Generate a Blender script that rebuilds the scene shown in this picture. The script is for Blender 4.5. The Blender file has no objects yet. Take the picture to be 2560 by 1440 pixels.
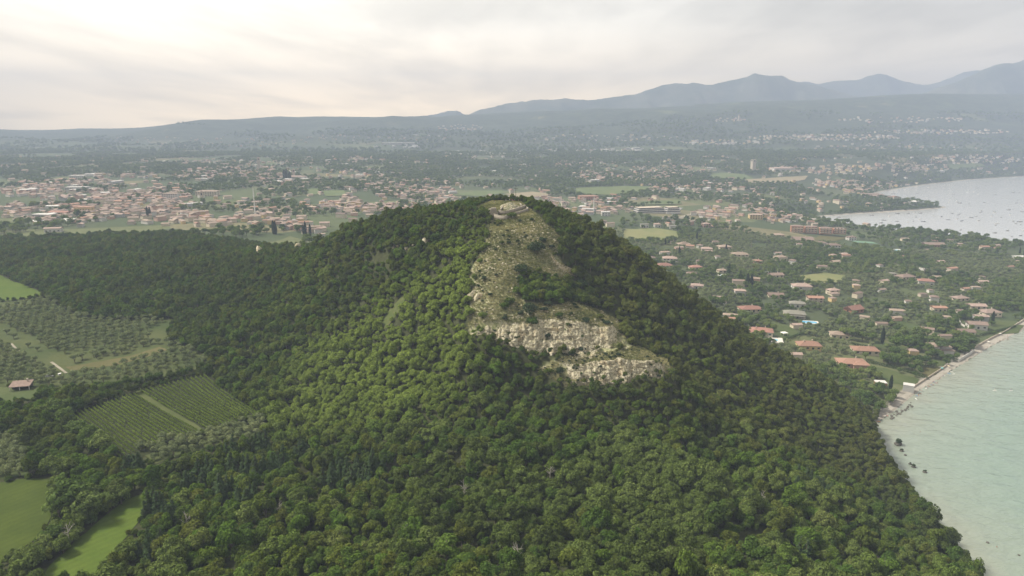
import bpy, math, random
import numpy as np
from mathutils import Vector, Matrix, geometry as mgeo

rng = np.random.default_rng(7)
random.seed(7)
SC = bpy.context.scene
COL = SC.collection

# ------------------------------------------------------------------ camera
CAM_Z = 200.0
FPX = 1762.0                      # focal length in pixels of a 2560 px wide frame
PITCH = math.atan((720 - 310) / FPX)
cam_d = bpy.data.cameras.new("camera")
cam_d.sensor_width = 36.0
cam_d.lens = 36.0 * FPX / 2560.0
cam_d.clip_start = 1.0
cam_d.clip_end = 60000.0
cam = bpy.data.objects.new("camera", cam_d)
COL.objects.link(cam)
cam.location = (0, 0, CAM_Z)
cam.rotation_euler = (math.pi / 2 - PITCH, 0, 0)
SC.camera = cam

# ------------------------------------------------------------------ sky and sun
SUN_AZ, SUN_EL = math.radians(-80), math.radians(50)     # azimuth from +Y, clockwise positive
SUN_DIR = Vector((math.sin(SUN_AZ) * math.cos(SUN_EL), math.cos(SUN_AZ) * math.cos(SUN_EL), math.sin(SUN_EL)))
SKY_STRENGTH = 0.10
CLOUD_BASE = 0.58
GLOW = 0.9
HAZE_DENSITY = 2.1e-4

world = bpy.data.worlds.new("World")
SC.world = world
world.use_nodes = True
wn, wl = world.node_tree.nodes, world.node_tree.links
wn.clear()
def W(t, **kw):
    n = wn.new(t)
    for k, v in kw.items():
        setattr(n, k, v)
    return n
def wmath(op, a, b=None, c=None):
    n = W("ShaderNodeMath", operation=op)
    for i, x in enumerate((a, b, c)):
        if x is None: continue
        if isinstance(x, (int, float)): n.inputs[i].default_value = x
        else: wl.new(x, n.inputs[i])
    return n.outputs[0]
def wmix(f, a, b, blend='MIX'):
    n = W("ShaderNodeMix", data_type='RGBA', blend_type=blend)
    for s, x in ((n.inputs[0], f), (n.inputs[6], a), (n.inputs[7], b)):
        if isinstance(x, (int, float)): s.default_value = x
        elif isinstance(x, tuple): s.default_value = x + (1,) if len(x) == 3 else x
        else: wl.new(x, s)
    return n.outputs[2]
sky = W("ShaderNodeTexSky", sky_type='NISHITA', sun_disc=False, sun_elevation=SUN_EL, sun_rotation=SUN_AZ,
        air_density=1.2, dust_density=2.5, ozone_density=1.0)
tc = W("ShaderNodeTexCoord")
sep = W("ShaderNodeSeparateXYZ"); wl.new(tc.outputs["Generated"], sep.inputs[0])
zc = wmath('MAXIMUM', sep.outputs[2], 0.0)
den = wmath('ADD', zc, 0.075)
cmb = W("ShaderNodeCombineXYZ")
wl.new(wmath('DIVIDE', sep.outputs[0], den), cmb.inputs[0])
wl.new(wmath('DIVIDE', sep.outputs[1], den), cmb.inputs[1])
def cloud_noise(scale, sx, sy, rot, detail, dist, off):
    mp = W("ShaderNodeMapping"); mp.inputs['Scale'].default_value = (sx, sy, 1)
    mp.inputs['Rotation'].default_value = (0, 0, math.radians(rot)); mp.inputs['Location'].default_value = off
    wl.new(cmb.outputs[0], mp.inputs[0])
    nz = W("ShaderNodeTexNoise"); nz.inputs['Scale'].default_value = scale
    nz.inputs['Detail'].default_value = detail; nz.inputs['Distortion'].default_value = dist
    nz.inputs['Roughness'].default_value = 0.55
    wl.new(mp.outputs[0], nz.inputs[0])
    return nz.outputs[0]
n1 = cloud_noise(0.55, 1.0, 0.42, 28, 6, 0.5, (3.1, 1.7, 0))
n2 = cloud_noise(0.20, 1.0, 0.6, 15, 4, 0.3, (0.4, 9.2, 0))
n3 = cloud_noise(1.9, 1.0, 0.30, 35, 5, 0.6, (7.7, 2.2, 0))
cl = wmath('ADD', wmath('MULTIPLY', n1, 0.55), wmath('ADD', wmath('MULTIPLY', n2, 0.75), wmath('MULTIPLY', n3, 0.25)))
mr = W("ShaderNodeMapRange"); mr.interpolation_type = 'SMOOTHSTEP'
wl.new(cl, mr.inputs[0])
for i, v in ((1, 0.60), (2, 0.92), (3, 0.0), (4, 1.0)): mr.inputs[i].default_value = v
thin = mr.outputs[0]
# light of the veiled sun through the cloud layer
dp = W("ShaderNodeVectorMath", operation='DOT_PRODUCT')
nrm = W("ShaderNodeVectorMath", operation='NORMALIZE'); wl.new(tc.outputs["Generated"], nrm.inputs[0])
wl.new(nrm.outputs[0], dp.inputs[0]); dp.inputs[1].default_value = Vector((-0.30, 0.85, 0.43)).normalized()   # brightest part of the cloud veil
cosg = wmath('MAXIMUM', dp.outputs['Value'], 0.0)
glow = wmath('ADD', wmath('MULTIPLY', wmath('POWER', cosg, 5.0), GLOW), wmath('MULTIPLY', wmath('POWER', cosg, 30.0), GLOW * 1.3))
lum = wmath('MULTIPLY', wmath('ADD', glow, CLOUD_BASE), wmath('ADD', wmath('MULTIPLY', thin, 0.50), 0.68))
ccol = wmix(wmath('MINIMUM', wmath('MULTIPLY', glow, 0.8), 1.0), (1.03, 0.95, 0.82), (1.05, 0.955, 0.78))
lowsky = W("ShaderNodeMapRange"); lowsky.interpolation_type = 'SMOOTHSTEP'; wl.new(sep.outputs[2], lowsky.inputs[0])
for i, v in ((1, 0.0), (2, 0.16), (3, 1.0), (4, 0.0)): lowsky.inputs[i].default_value = v
lum = wmath('MULTIPLY', lum, wmath('ADD', wmath('MULTIPLY', lowsky.outputs[0], 0.8), 1.0))
ccol = wmix(lowsky.outputs[0], ccol, (1.28, 0.94, 0.54))        # evening light reddened low over the horizon
vm = W("ShaderNodeVectorMath", operation='SCALE'); wl.new(ccol, vm.inputs[0]); wl.new(lum, vm.inputs['Scale'])
ns = W("ShaderNodeVectorMath", operation='SCALE'); wl.new(sky.outputs[0], ns.inputs[0]); ns.inputs['Scale'].default_value = SKY_STRENGTH
cover = wmath('ADD', wmath('MULTIPLY', thin, -0.10), 0.95)
bg = W("ShaderNodeBackground"); bg.inputs['Strength'].default_value = 1.0
wl.new(wmix(cover, ns.outputs[0], vm.outputs[0]), bg.inputs['Color'])
wo = W("ShaderNodeOutputWorld"); wl.new(bg.outputs[0], wo.inputs[0])

sun_d = bpy.data.lights.new("sun", 'SUN')
sun_d.energy = 4.8
sun_d.angle = math.radians(10)
sun_d.color = (1.0, 0.92, 0.80)
sun = bpy.data.objects.new("sun", sun_d)
COL.objects.link(sun)
sun.rotation_euler = (-SUN_DIR).to_track_quat('-Z', 'Y').to_euler()

SC.view_settings.view_transform = 'Standard'
SC.view_settings.look = 'None'
SC.view_settings.gamma = 1.0
SC.view_settings.exposure = 0.58
cy = SC.cycles
cy.max_bounces = 5; cy.diffuse_bounces = 3; cy.glossy_bounces = 2; cy.transmission_bounces = 2
cy.transparent_max_bounces = 4; cy.volume_bounces = 1
cy.use_denoising = True
cy.sample_clamp_indirect = 4.0
cy.caustics_reflective = False; cy.caustics_refractive = False

# ------------------------------------------------------------------ pixel <-> world
CP, SP = math.cos(PITCH), math.sin(PITCH)
def ray(u, v):
    a = (np.asarray(u, float) - 1280) / FPX; b = (np.asarray(v, float) - 720) / FPX
    return a, CP - b * SP, -SP - b * CP
def PY(u, v, Y, t=0.0):
    dx, dy, dz = ray(u, v)
    return (float(dx / dy * Y), float(Y), float(CAM_Z + dz / dy * Y - t))
def PZ(u, v, z):
    dx, dy, dz = ray(u, v); k = (z - CAM_Z) / dz
    return (float(dx * k), float(dy * k), float(z))

# ------------------------------------------------------------------ numpy noise
_perm = np.random.default_rng(3).random((256, 256))
def vnoise(x, y):
    xi = np.floor(x).astype(int); yi = np.floor(y).astype(int)
    fx, fy = x - xi, y - yi
    fx = fx * fx * (3 - 2 * fx); fy = fy * fy * (3 - 2 * fy)
    g = lambda i, j: _perm[i & 255, j & 255]
    return (g(xi, yi) * (1 - fx) + g(xi + 1, yi) * fx) * (1 - fy) + (g(xi, yi + 1) * (1 - fx) + g(xi + 1, yi + 1) * fx) * fy
def fbm(x, y, o=4):
    s, a, t = 0, 1.0, 0
    for i in range(o):
        s = s + a * vnoise(x * 2 ** i + 17.3 * i, y * 2 ** i + 5.1 * i); t += a; a *= 0.5
    return s / t
def sstep(a, b, x):
    t = np.clip((x - a) / (b - a), 0, 1); return t * t * (3 - 2 * t)

# ------------------------------------------------------------------ shoreline
near_coast = [(190, -600), (185, 0), (182, 100), (190, 200), (200, 250), (210, 300), (219, 357), (231, 406)]
shore_px = [(2190, 1062), (2235, 1025), (2300, 975), (2380, 925), (2470, 870), (2560, 822), (2680, 770), (2800, 730), (2860, 700),
            (2820, 660), (2700, 628), (2560, 605), (2480, 597), (2400, 590), (2330, 584), (2250, 575), (2180, 567), (2110, 558), (2050, 552),
            (2030, 547), (2060, 541), (2120, 536), (2200, 531), (2290, 526), (2345, 521), (2370, 518), (2342, 513), (2290, 507),
            (2230, 498), (2190, 491), (2182, 486), (2210, 478), (2260, 470), (2330, 460), (2420, 450), (2560, 441), (2750, 432), (3100, 420)]
SHORE = near_coast + [PZ(u, v, 0)[:2] for u, v in shore_px]
LAKE = np.array(SHORE + [(12000, SHORE[-1][1] + 500), (12000, -600)])
SHORE = np.array(SHORE)
def inpoly(x, y, poly):
    poly = np.asarray(poly); x = np.asarray(x, float); y = np.asarray(y, float)
    r = np.zeros(x.shape, bool); n = len(poly)
    for i in range(n):
        x1, y1 = poly[i][:2]; x2, y2 = poly[(i + 1) % n][:2]
        if y1 == y2: continue
        c = ((y1 > y) != (y2 > y)) & (x < (x2 - x1) * (y - y1) / (y2 - y1) + x1)
        r ^= c
    return r
def polydist(x, y, pl):
    d = np.full(np.shape(x), 1e9)
    for (x1, y1), (x2, y2) in zip(pl[:-1], pl[1:]):
        vx, vy = x2 - x1, y2 - y1; L = vx * vx + vy * vy
        t = np.clip(((x - x1) * vx + (y - y1) * vy) / L, 0, 1)
        d = np.minimum(d, np.hypot(x - x1 - t * vx, y - y1 - t * vy))
    return d

# ------------------------------------------------------------------ terrain height
CT = []
def add(lst, t=0.0):
    for u, v, Y in lst: CT.append(PY(u, v, Y, t))
def addz(lst):
    for u, v, z in lst: CT.append(PZ(u, v, z))
CT += [(-24, 440, 148.0), (11, 428, 147), (-6, 419, 146.6), (-6, 440, 149.5), (-6, 456, 151.2), (-22, 458, 150.0), (12, 456, 150.6),
       (0, 500, 134), (-60, 520, 132), (60, 500, 118), (0, 560, 100), (0, 680, 50), (110, 560, 62), (200, 520, 22), (120, 660, 34),
       (-150, 700, 66), (-300, 850, 63), (-520, 950, 62), (-100, 600, 92),
       (0, 100, 82), (0, 0, 92), (70, 60, 76), (100, 130, 66), (-100, 100, 64), (0, -300, 85), (125, 0, 40), (-250, 100, 56), (125, 160, 52), (125, -300, 40),
       (-800, 600, 60), (-800, 1000, 62), (-600, 300, 55), (-450, 100, 50), (-450, -300, 50), (-1500, 600, 62), (-1500, 1800, 66), (-3000, 1500, 70),
       (3000, 3500, 60), (0, 3500, 78), (-2500, 3500, 80), (1500, 3500, 65)]
# bare ridge facing the camera
add([(1290, 560, 408), (1300, 600, 396), (1310, 650, 382), (1310, 700, 370), (1320, 750, 358), (1340, 797, 347), (1330, 878, 339),
     (1450, 815, 346), (1450, 875, 338.5), (1540, 822, 349), (1545, 868, 341), (1450, 892, 334), (1540, 905, 329), (1540, 953, 323.5), (1650, 915, 331), (1650, 945, 326),
     (1420, 915, 329), (1420, 958, 323.5), (1215, 640, 385), (1200, 700, 371), (1188, 770, 358), (1175, 826, 347), (1168, 842, 343), (1230, 590, 400), (1390, 600, 402), (1380, 660, 386)])
add([(1100, 830, 357), (1130, 740, 372), (1150, 660, 392)], 6)
# wooded face on the vineyard side
add([(1050, 750, 385), (1000, 850, 368), (950, 950, 345), (900, 800, 400), (850, 900, 375), (800, 1000, 345), (760, 800, 430), (700, 900, 395),
     (700, 700, 500), (600, 800, 450), (500, 800, 470), (550, 700, 540), (900, 700, 440), (850, 640, 480), (1000, 650, 430), (1080, 620, 425), (1100, 900, 345), (1050, 980, 320)], 6)
add([(1100, 527, 448), (1000, 540, 465), (900, 557, 495), (860, 566, 505), (800, 592, 540), (700, 612, 590), (600, 614, 640), (500, 592, 720),
     (400, 578, 790), (250, 582, 800), (100, 592, 800), (0, 602, 780), (-150, 610, 760)], 8.0)
add([(1150, 519, 445), (1050, 531, 456), (950, 547, 480)], 8.5)
# lake side of the hill
add([(1400, 528, 435), (1480, 572, 430), (1560, 607, 428), (1640, 667, 427), (1700, 722, 427), (1800, 792, 428), (1900, 862, 430), (2000, 908, 432),
     (2080, 950, 434), (2150, 1006, 437)], 5.5)
add([(1450, 700, 385), (1500, 760, 372), (1580, 830, 360), (1600, 750, 390), (1650, 850, 370), (1750, 950, 350), (1750, 850, 385), (1820, 950, 363),
     (1900, 1000, 360), (1600, 1000, 310), (1700, 1100, 290), (1800, 1100, 305), (1950, 1100, 325), (2050, 1050, 375), (2100, 1150, 340), (2200, 1200, 325),
     (2250, 1300, 285), (2150, 1300, 265), (2000, 1200, 280), (1800, 1200, 260), (2000, 1350, 235), (2300, 1400, 240), (2420, 1435, 236)], 6)
# foreground saddle
add([(1300, 1000, 308), (1200, 1050, 290), (1300, 1150, 255), (1000, 1100, 285), (1000, 1200, 250), (800, 1100, 290), (1300, 1300, 215), (1300, 1440, 172),
     (1700, 1300, 225), (1700, 1440, 180), (900, 1350, 205), (600, 1250, 235), (500, 1300, 222), (1000, 1440, 172), (2100, 1440, 198)], 7)
addz([(50, 1300, 57), (250, 1350, 57), (0, 1250, 57), (330, 1240, 57), (170, 1050, 57), (510, 940, 58), (640, 1040, 57.5), (300, 1145, 57), (100, 800, 60), (300, 850, 60), (0, 900, 58),
      (50, 700, 62), (0, 1100, 56), (420, 860, 60), (400, 1050, 57)])
addz([(2100, 870, 9), (2300, 900, 3.5), (2400, 780, 6), (1900, 800, 14), (1750, 720, 19), (2000, 700, 15), (2200, 700, 12), (2400, 680, 9), (2500, 640, 5), (2300, 620, 4),
      (2000, 600, 16), (1800, 620, 24), (1600, 600, 28), (1700, 560, 32), (2000, 560, 14), (1900, 530, 22), (1500, 520, 40), (1800, 490, 30), (2100, 490, 14), (1600, 460, 42),
      (2000, 440, 30), (2300, 430, 20), (1300, 450, 48), (1000, 480, 55), (700, 500, 60), (900, 440, 62), (400, 480, 65), (200, 500, 62), (100, 450, 65), (500, 430, 72),
      (1500, 400, 60), (2000, 390, 45), (2500, 400, 35), (800, 400, 75), (2130, 960, 4), (2200, 980, 3)])
CT = np.array(CT)
def kern(r2): return np.sqrt(r2 + 14.0 ** 2)
_d2 = (CT[:, None, 0] - CT[None, :, 0]) ** 2 + (CT[:, None, 1] - CT[None, :, 1]) ** 2
_n = len(CT)
_A = np.zeros((_n + 1, _n + 1)); _A[:_n, :_n] = kern(_d2) - 0.6 * np.eye(_n); _A[:_n, _n] = 1; _A[_n, :_n] = 1
_w = np.linalg.solve(_A, np.append(CT[:, 2], 0))

HILL_U = np.array([-3000, -1200, -500, 0, 60, 130, 200, 350, 420, 500, 600, 700, 800, 900, 1000, 1060, 1100, 1250, 1500, 1750, 1990, 2200, 2350, 2560, 2900, 3600, 6000])
HILL_V = np.array([330, 325, 322, 325, 331, 328, 322, 318, 312, 303, 300, 292, 291, 293, 295, 290, 293, 283, 271, 260, 250, 240, 235, 232, 240, 250, 250])
def H(x, y):
    x = np.atleast_1d(np.asarray(x, float)); y = np.atleast_1d(np.asarray(y, float))
    shp = x.shape; x = x.ravel(); y = y.ravel(); z = np.empty(len(x))
    for i in range(0, len(x), 20000):
        xs, ys = x[i:i + 20000], y[i:i + 20000]
        r2 = (xs[:, None] - CT[None, :, 0]) ** 2 + (ys[:, None] - CT[None, :, 1]) ** 2
        z[i:i + 20000] = kern(r2) @ _w[:_n] + _w[_n]
    far = sstep(2300, 3300, np.hypot(x, y))
    z = z * (1 - far) + far * 76
    # low moraine hills that close the plain
    yy = np.maximum(y, 1.0)
    u = 1280 + x / yy * FPX * (CP - ((300 - 720) / FPX) * SP)
    yr = 5600 - 700 * sstep(900, 2300, u)
    hv = np.interp(u, HILL_U, HILL_V) + 17 * (fbm(x / 520.0, x * 0 + 3.3, 5) - 0.5)
    b = (hv - 720) / FPX
    zr = CAM_Z + yr * (-SP - b * CP) / (CP - b * SP)
    t = (y - yr) / (yr - 3300)
    prof = np.where(t < 0, sstep(-1, 0, t) * 0.75 + 0.25 * np.clip(1 + t, 0, 1), np.clip(1 - 0.5 * t, 0, 1))
    lump = (fbm(x / 700.0, y / 500.0, 4) - 0.5) * 170 * np.clip(-t * 3, 0, 1) * sstep(-1.0, -0.5, t)
    z = z + np.where(y > 3000, np.maximum((zr - 76) * prof + lump, 0), 0)
    # forest floor roughness
    z = z + (fbm(x / 22.0, y / 22.0, 3) - 0.5) * 2.6 * sstep(64, 74, z) * (1 - sstep(600, 760, y)) * (1 - sstep(139, 145, z))
    z = cut(x, y, z)
    inl = inpoly(x, y, LAKE); d = polydist(x, y, SHORE)
    k = 1.4 + (0.085 - 1.4) * sstep(428, 452, y + 0.25 * (x - 245))
    cap = 0.25 + k * d + 0.0012 * d * d
    z = np.where(inl, -0.4 - np.minimum(d * 0.06, 5), np.minimum(np.maximum(z, 0.6), cap))
    return z.reshape(shp)
CLIFF_A = ([(1164, 824, 347.5), (1200, 822, 347), (1297, 816, 347), (1364, 798, 347), (1431, 804, 347), (1482, 814, 347.5), (1530, 816, 349), (1556, 826, 352)],
           [(1164, 838, 345), (1230, 850, 343), (1290, 862, 341), (1330, 884, 339.5), (1414, 882, 339), (1465, 884, 339), (1520, 876, 341), (1562, 866, 346)])
CLIFF_B = ([(1400, 918, 331), (1440, 910, 330.5), (1500, 901, 330), (1560, 897, 330), (1620, 900, 331.5), (1675, 914, 334)],
           [(1404, 964, 326), (1450, 960, 325), (1500, 954, 325), (1560, 954, 325), (1620, 950, 327), (1680, 946, 331)])
CUTS = [(np.array([PY(*p) for p in a]), np.array([PY(*p) for p in b])) for a, b in (CLIFF_A, CLIFF_B)]
def cut(x, y, z):
    for T, B in CUTS:
        ins = (x > T[0, 0]) & (x < T[-1, 0])
        yt, zt = np.interp(x, T[:, 0], T[:, 1]), np.interp(x, T[:, 0], T[:, 2]); yb, zb = np.interp(x, B[:, 0], B[:, 1]), np.interp(x, B[:, 0], B[:, 2])
        f = (yt - y) / (yt - yb)
        z = np.where(ins & (f > -0.05) & (f < 1.25), np.minimum(z, zt + (zb - zt) * np.clip(f, 0, 1) - 1.3), z)
        z = np.where(ins & (f <= -0.05) & (y < yt + 6), np.maximum(z, zt - 0.4 + 0.25 * (y - yt)), z)
    return z
def h1(x, y): return float(H([x], [y])[0])
_T = np.geomspace(90, 9000, 420)
def G(u, v):
    """point where the line of sight through a pixel meets the ground"""
    u = np.atleast_1d(np.asarray(u, float)); v = np.atleast_1d(np.asarray(v, float))
    dx, dy, dz = ray(u, v)
    T = _T[None, :]
    f = (CAM_Z + dz[:, None] * T) - np.maximum(H(dx[:, None] * T, dy[:, None] * T), 0)
    i = np.argmax(f < 0, axis=1); i = np.where((f < 0).any(axis=1), np.maximum(i, 1), len(_T) - 1)
    r = np.arange(len(u)); a, b = f[r, i - 1], f[r, i]
    t = _T[i - 1] + (_T[i] - _T[i - 1]) * np.clip(a / np.where(a == b, 1, (a - b)), 0, 1)
    x, y = dx * t, dy * t
    return np.stack([x, y, np.maximum(H(x, y), 0)], 1)
def gpoly(px): return G([p[0] for p in px], [p[1] for p in px])
def proj(x, y, z):
    zz = z - CAM_Z
    f = y * CP - zz * SP; up = y * SP + zz * CP
    return 1280 + FPX * x / f, 720 - FPX * up / f, f

# ------------------------------------------------------------------ materials
MATS = {}
def mat(name):
    m = bpy.data.materials.new(name); m.use_nodes = True
    nt = m.node_tree; nt.nodes.clear(); MATS[name] = m
    return m, nt
class NT:
    def __init__(s, nt): s.nt = nt
    def n(s, t, **kw):
        x = s.nt.nodes.new(t)
        for k, v in kw.items(): setattr(x, k, v)
        return x
    def put(s, sock, v):
        if isinstance(v, (int, float)): sock.default_value = v
        elif isinstance(v, tuple): sock.default_value = (v + (1,)) if (len(v) == 3 and len(sock.default_value) == 4) else v
        else: s.nt.links.new(v, sock)
    def math(s, op, a, b=None, c=None, clamp=False):
        x = s.n("ShaderNodeMath", operation=op, use_clamp=clamp)
        for i, v in enumerate((a, b, c)):
            if v is not None: s.put(x.inputs[i], v)
        return x.outputs[0]
    def mix(s, f, a, b, blend='MIX'):
        x = s.n("ShaderNodeMix", data_type='RGBA', blend_type=blend)
        s.put(x.inputs[0], f); s.put(x.inputs[6], a); s.put(x.inputs[7], b)
        return x.outputs[2]
    def noise(s, vec, scale, detail=4, rough=0.55, dist=0.0):
        x = s.n("ShaderNodeTexNoise"); s.put(x.inputs['Scale'], scale); x.inputs['Detail'].default_value = detail
        x.inputs['Roughness'].default_value = rough; x.inputs['Distortion'].default_value = dist
        if vec is not None: s.nt.links.new(vec, x.inputs[0])
        return x.outputs[0]
    def rng(s, v, a, b, c=0.0, d=1.0, smooth=True):
        x = s.n("ShaderNodeMapRange"); x.interpolation_type = 'SMOOTHSTEP' if smooth else 'LINEAR'
        s.put(x.inputs[0], v)
        for i, q in ((1, a), (2, b), (3, c), (4, d)): x.inputs[i].default_value = q
        return x.outputs[0]
    def ramp(s, f, stops, interp='LINEAR'):
        x = s.n("ShaderNodeValToRGB"); x.color_ramp.interpolation = interp
        e = x.color_ramp.elements
        while len(e) < len(stops): e.new(0.5)
        for q, (p, c) in zip(e, stops): q.position = p; q.color = (*c, 1)
        s.put(x.inputs[0], f); return x.outputs[0]
    def out(s, sh):
        o = s.n("ShaderNodeOutputMaterial"); s.nt.links.new(sh, o.inputs[0])
    def bsdf(s, col, rough=0.8, spec=0.3, bump=None, bstr=0.5, bdist=0.1):
        b = s.n("ShaderNodeBsdfPrincipled"); s.put(b.inputs['Base Color'], col); s.put(b.inputs['Roughness'], rough)
        b.inputs['Specular IOR Level'].default_value = spec
        if bump is not None:
            bp = s.n("ShaderNodeBump"); bp.inputs['Strength'].default_value = bstr; bp.inputs['Distance'].default_value = bdist
            s.put(bp.inputs['Height'], bump); s.nt.links.new(bp.outputs[0], b.inputs['Normal'])
        return b.outputs[0]
def pos(t): return t.n("ShaderNodeNewGeometry").outputs['Position']

def plain_mat(name, c, var=0.25, scale=0.6, rough=0.8, bump=0.0, obj_var=0.0):
    m, nt = mat(name); t = NT(nt); p = pos(t)
    f = t.noise(p, scale, 5, 0.6)
    k = t.rng(f, 0.25, 0.75, 1 - var, 1 + var, False)
    if obj_var:
        oi = t.n("ShaderNodeObjectInfo"); k = t.math('MULTIPLY', k, t.rng(oi.outputs['Random'], 0, 1, 1 - obj_var, 1 + obj_var, False))
    v = t.n("ShaderNodeVectorMath", operation='SCALE'); v.inputs[0].default_value = c; t.put(v.inputs['Scale'], k)
    t.out(t.bsdf(v.outputs[0], rough, 0.25, f if bump else None, bump, 0.1))
    return m

def leaf_mat(name, stops, patch_scale=0.012, patch=0.45, leafvar=0.45, trans=0.28, extra=None, bright=1.0):
    """foliage: colour differs from tree to tree, in drifts over the ground, and from spray to spray"""
    m, nt = mat(name); t = NT(nt)
    oi = t.n("ShaderNodeObjectInfo")
    pn = t.noise(oi.outputs['Location'], patch_scale, 3, 0.6)
    pn = t.rng(pn, 0.3, 0.7)
    f = t.math('ADD', t.math('MULTIPLY', oi.outputs['Random'], 1 - patch), t.math('MULTIPLY', pn, patch))
    col = t.ramp(f, stops)
    if extra: col = extra(t, oi, col)
    g = t.n("ShaderNodeNewGeometry")
    k = t.rng(g.outputs['Random Per Island'], 0, 1, (1 - leafvar) * bright, (1 + leafvar) * bright, False)
    v = t.n("ShaderNodeVectorMath", operation='SCALE'); t.put(v.inputs[0], col); t.put(v.inputs['Scale'], k)
    d = t.n("ShaderNodeBsdfDiffuse"); t.put(d.inputs[0], v.outputs[0])
    tr = t.n("ShaderNodeBsdfTranslucent"); v2 = t.mix(1.0, v.outputs[0], (1.05, 1.2, 0.6), 'MULTIPLY'); t.put(tr.inputs[0], v2)
    ms = t.n("ShaderNodeMixShader"); ms.inputs[0].default_value = trans
    nt.links.new(d.outputs[0], ms.inputs[1]); nt.links.new(tr.outputs[0], ms.inputs[2])
    t.out(ms.outputs[0])
    return m

def forest_extra(t, oi, col):
    # the dry lake-side slope carries browner, drier scrub; the sheltered face is fresher
    s = t.n("ShaderNodeSeparateXYZ"); t.put(s.inputs[0], oi.outputs['Location'])
    n = t.noise(oi.outputs['Location'], 0.03, 3)
    dry = t.math('MULTIPLY', t.rng(s.outputs[0], 10, 70), t.rng(s.outputs[1], 300, 350))
    dry = t.math('MULTIPLY', dry, t.rng(n, 0.25, 0.6, 0.55, 1.0))
    col = t.mix(t.math('MULTIPLY', dry, 0.45), col, (0.135, 0.135, 0.042))
    fresh = t.math('MULTIPLY', t.rng(s.outputs[0], -150, -100), t.rng(s.outputs[0], -5, -30))
    fresh = t.math('MULTIPLY', fresh, t.math('MULTIPLY', t.rng(s.outputs[1], 290, 330), t.rng(s.outputs[1], 430, 400)))
    col = t.mix(t.math('MULTIPLY', fresh, t.rng(n, 0.28, 0.5, 0.45, 0.95)), col, (0.185, 0.245, 0.050))
    return col

M_FOREST = leaf_mat("foliage_mixed_wood", [(0.0, (0.050, 0.074, 0.020)), (0.25, (0.075, 0.100, 0.028)), (0.45, (0.059, 0.106, 0.021)), (0.6, (0.098, 0.116, 0.024)),
                                          (0.75, (0.083, 0.147, 0.023)), (0.9, (0.132, 0.159, 0.047)), (1.0, (0.114, 0.185, 0.029))], extra=forest_extra)
M_HOLM = leaf_mat("foliage_holm_oak", [(0.0, (0.071, 0.101, 0.026)), (0.5, (0.105, 0.145, 0.039)), (1.0, (0.136, 0.177, 0.051))])
M_DARK = leaf_mat("foliage_dark_shrub", [(0.0, (0.034, 0.052, 0.029)), (0.5, (0.047, 0.072, 0.036)), (1.0, (0.065, 0.091, 0.044))])
M_PINE = leaf_mat("needles_conifer", [(0.0, (0.045, 0.076, 0.032)), (0.5, (0.059, 0.096, 0.040)), (1.0, (0.049, 0.071, 0.028))], leafvar=0.3, trans=0.1)
M_OLIVE = leaf_mat("foliage_olive", [(0.0, (0.109, 0.138, 0.065)), (0.5, (0.148, 0.180, 0.086)), (1.0, (0.191, 0.219, 0.099))], leafvar=0.35, trans=0.15)
M_GARDEN = leaf_mat("foliage_garden", [(0.0, (0.050, 0.088, 0.026)), (0.3, (0.082, 0.127, 0.034)), (0.6, (0.118, 0.165, 0.049)), (0.8, (0.155, 0.197, 0.064)), (1.0, (0.171, 0.197, 0.042))])
M_CYPRESS = leaf_mat("foliage_cypress", [(0.0, (0.022, 0.036, 0.022)), (1.0, (0.034, 0.050, 0.027))], leafvar=0.3, trans=0.08)
M_UMB = leaf_mat("needles_umbrella_pine", [(0.0, (0.050, 0.085, 0.030)), (1.0, (0.070, 0.105, 0.036))], leafvar=0.3, trans=0.1)
M_VINE = leaf_mat("foliage_vine", [(0.0, (0.125, 0.173, 0.038)), (0.5, (0.159, 0.217, 0.045)), (1.0, (0.200, 0.234, 0.053))])
M_HEDGE = leaf_mat("foliage_hedge", [(0.0, (0.040, 0.066, 0.026)), (1.0, (0.060, 0.09, 0.034))])
M_BARK = plain_mat("bark", (0.12, 0.10, 0.08), 0.4, 2.0)

# ground: forest floor, stony turf where it is bare, farmland patchwork in the plain
m, nt = mat("ground_cover"); t = NT(nt); p = pos(t)
at = t.n("ShaderNodeAttribute", attribute_name="bare").outputs['Fac']
ah = t.n("ShaderNodeAttribute", attribute_name="hill").outputs['Fac']
n1_ = t.noise(p, 0.35, 6, 0.65); n2_ = t.noise(p, 0.05, 5, 0.6); n3_ = t.noise(p, 1.6, 5, 0.7)
floor_c = t.mix(t.rng(n1_, 0.35, 0.65), (0.032, 0.036, 0.016), (0.055, 0.064, 0.026))
turf = t.ramp(t.rng(n1_, 0.3, 0.7), [(0.0, (0.11, 0.14, 0.055)), (0.5, (0.23, 0.24, 0.115)), (1.0, (0.40, 0.38, 0.24))])
rockc = t.mix(t.rng(n3_, 0.3, 0.7), (0.40, 0.36, 0.27), (0.60, 0.55, 0.44))
stony = t.rng(t.math('ADD', t.math('MULTIPLY', n3_, 0.6), t.math('MULTIPLY', n2_, 0.4)), 0.50, 0.60)
bare_c = t.mix(t.math('MULTIPLY', stony, 0.75), turf, rockc)
vor = t.n("ShaderNodeTexVoronoi"); vor.inputs['Scale'].default_value = 0.0085; vor.inputs['Randomness'].default_value = 0.85; t.put(vor.inputs[0], p)
field_c = t.ramp(t.n("ShaderNodeSeparateColor").outputs[0], [(0.0, (0.05, 0.085, 0.03)), (1, (0.05, 0.085, 0.03))])
sc_ = t.n("ShaderNodeSeparateColor"); t.put(sc_.inputs[0], vor.outputs['Color'])
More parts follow.
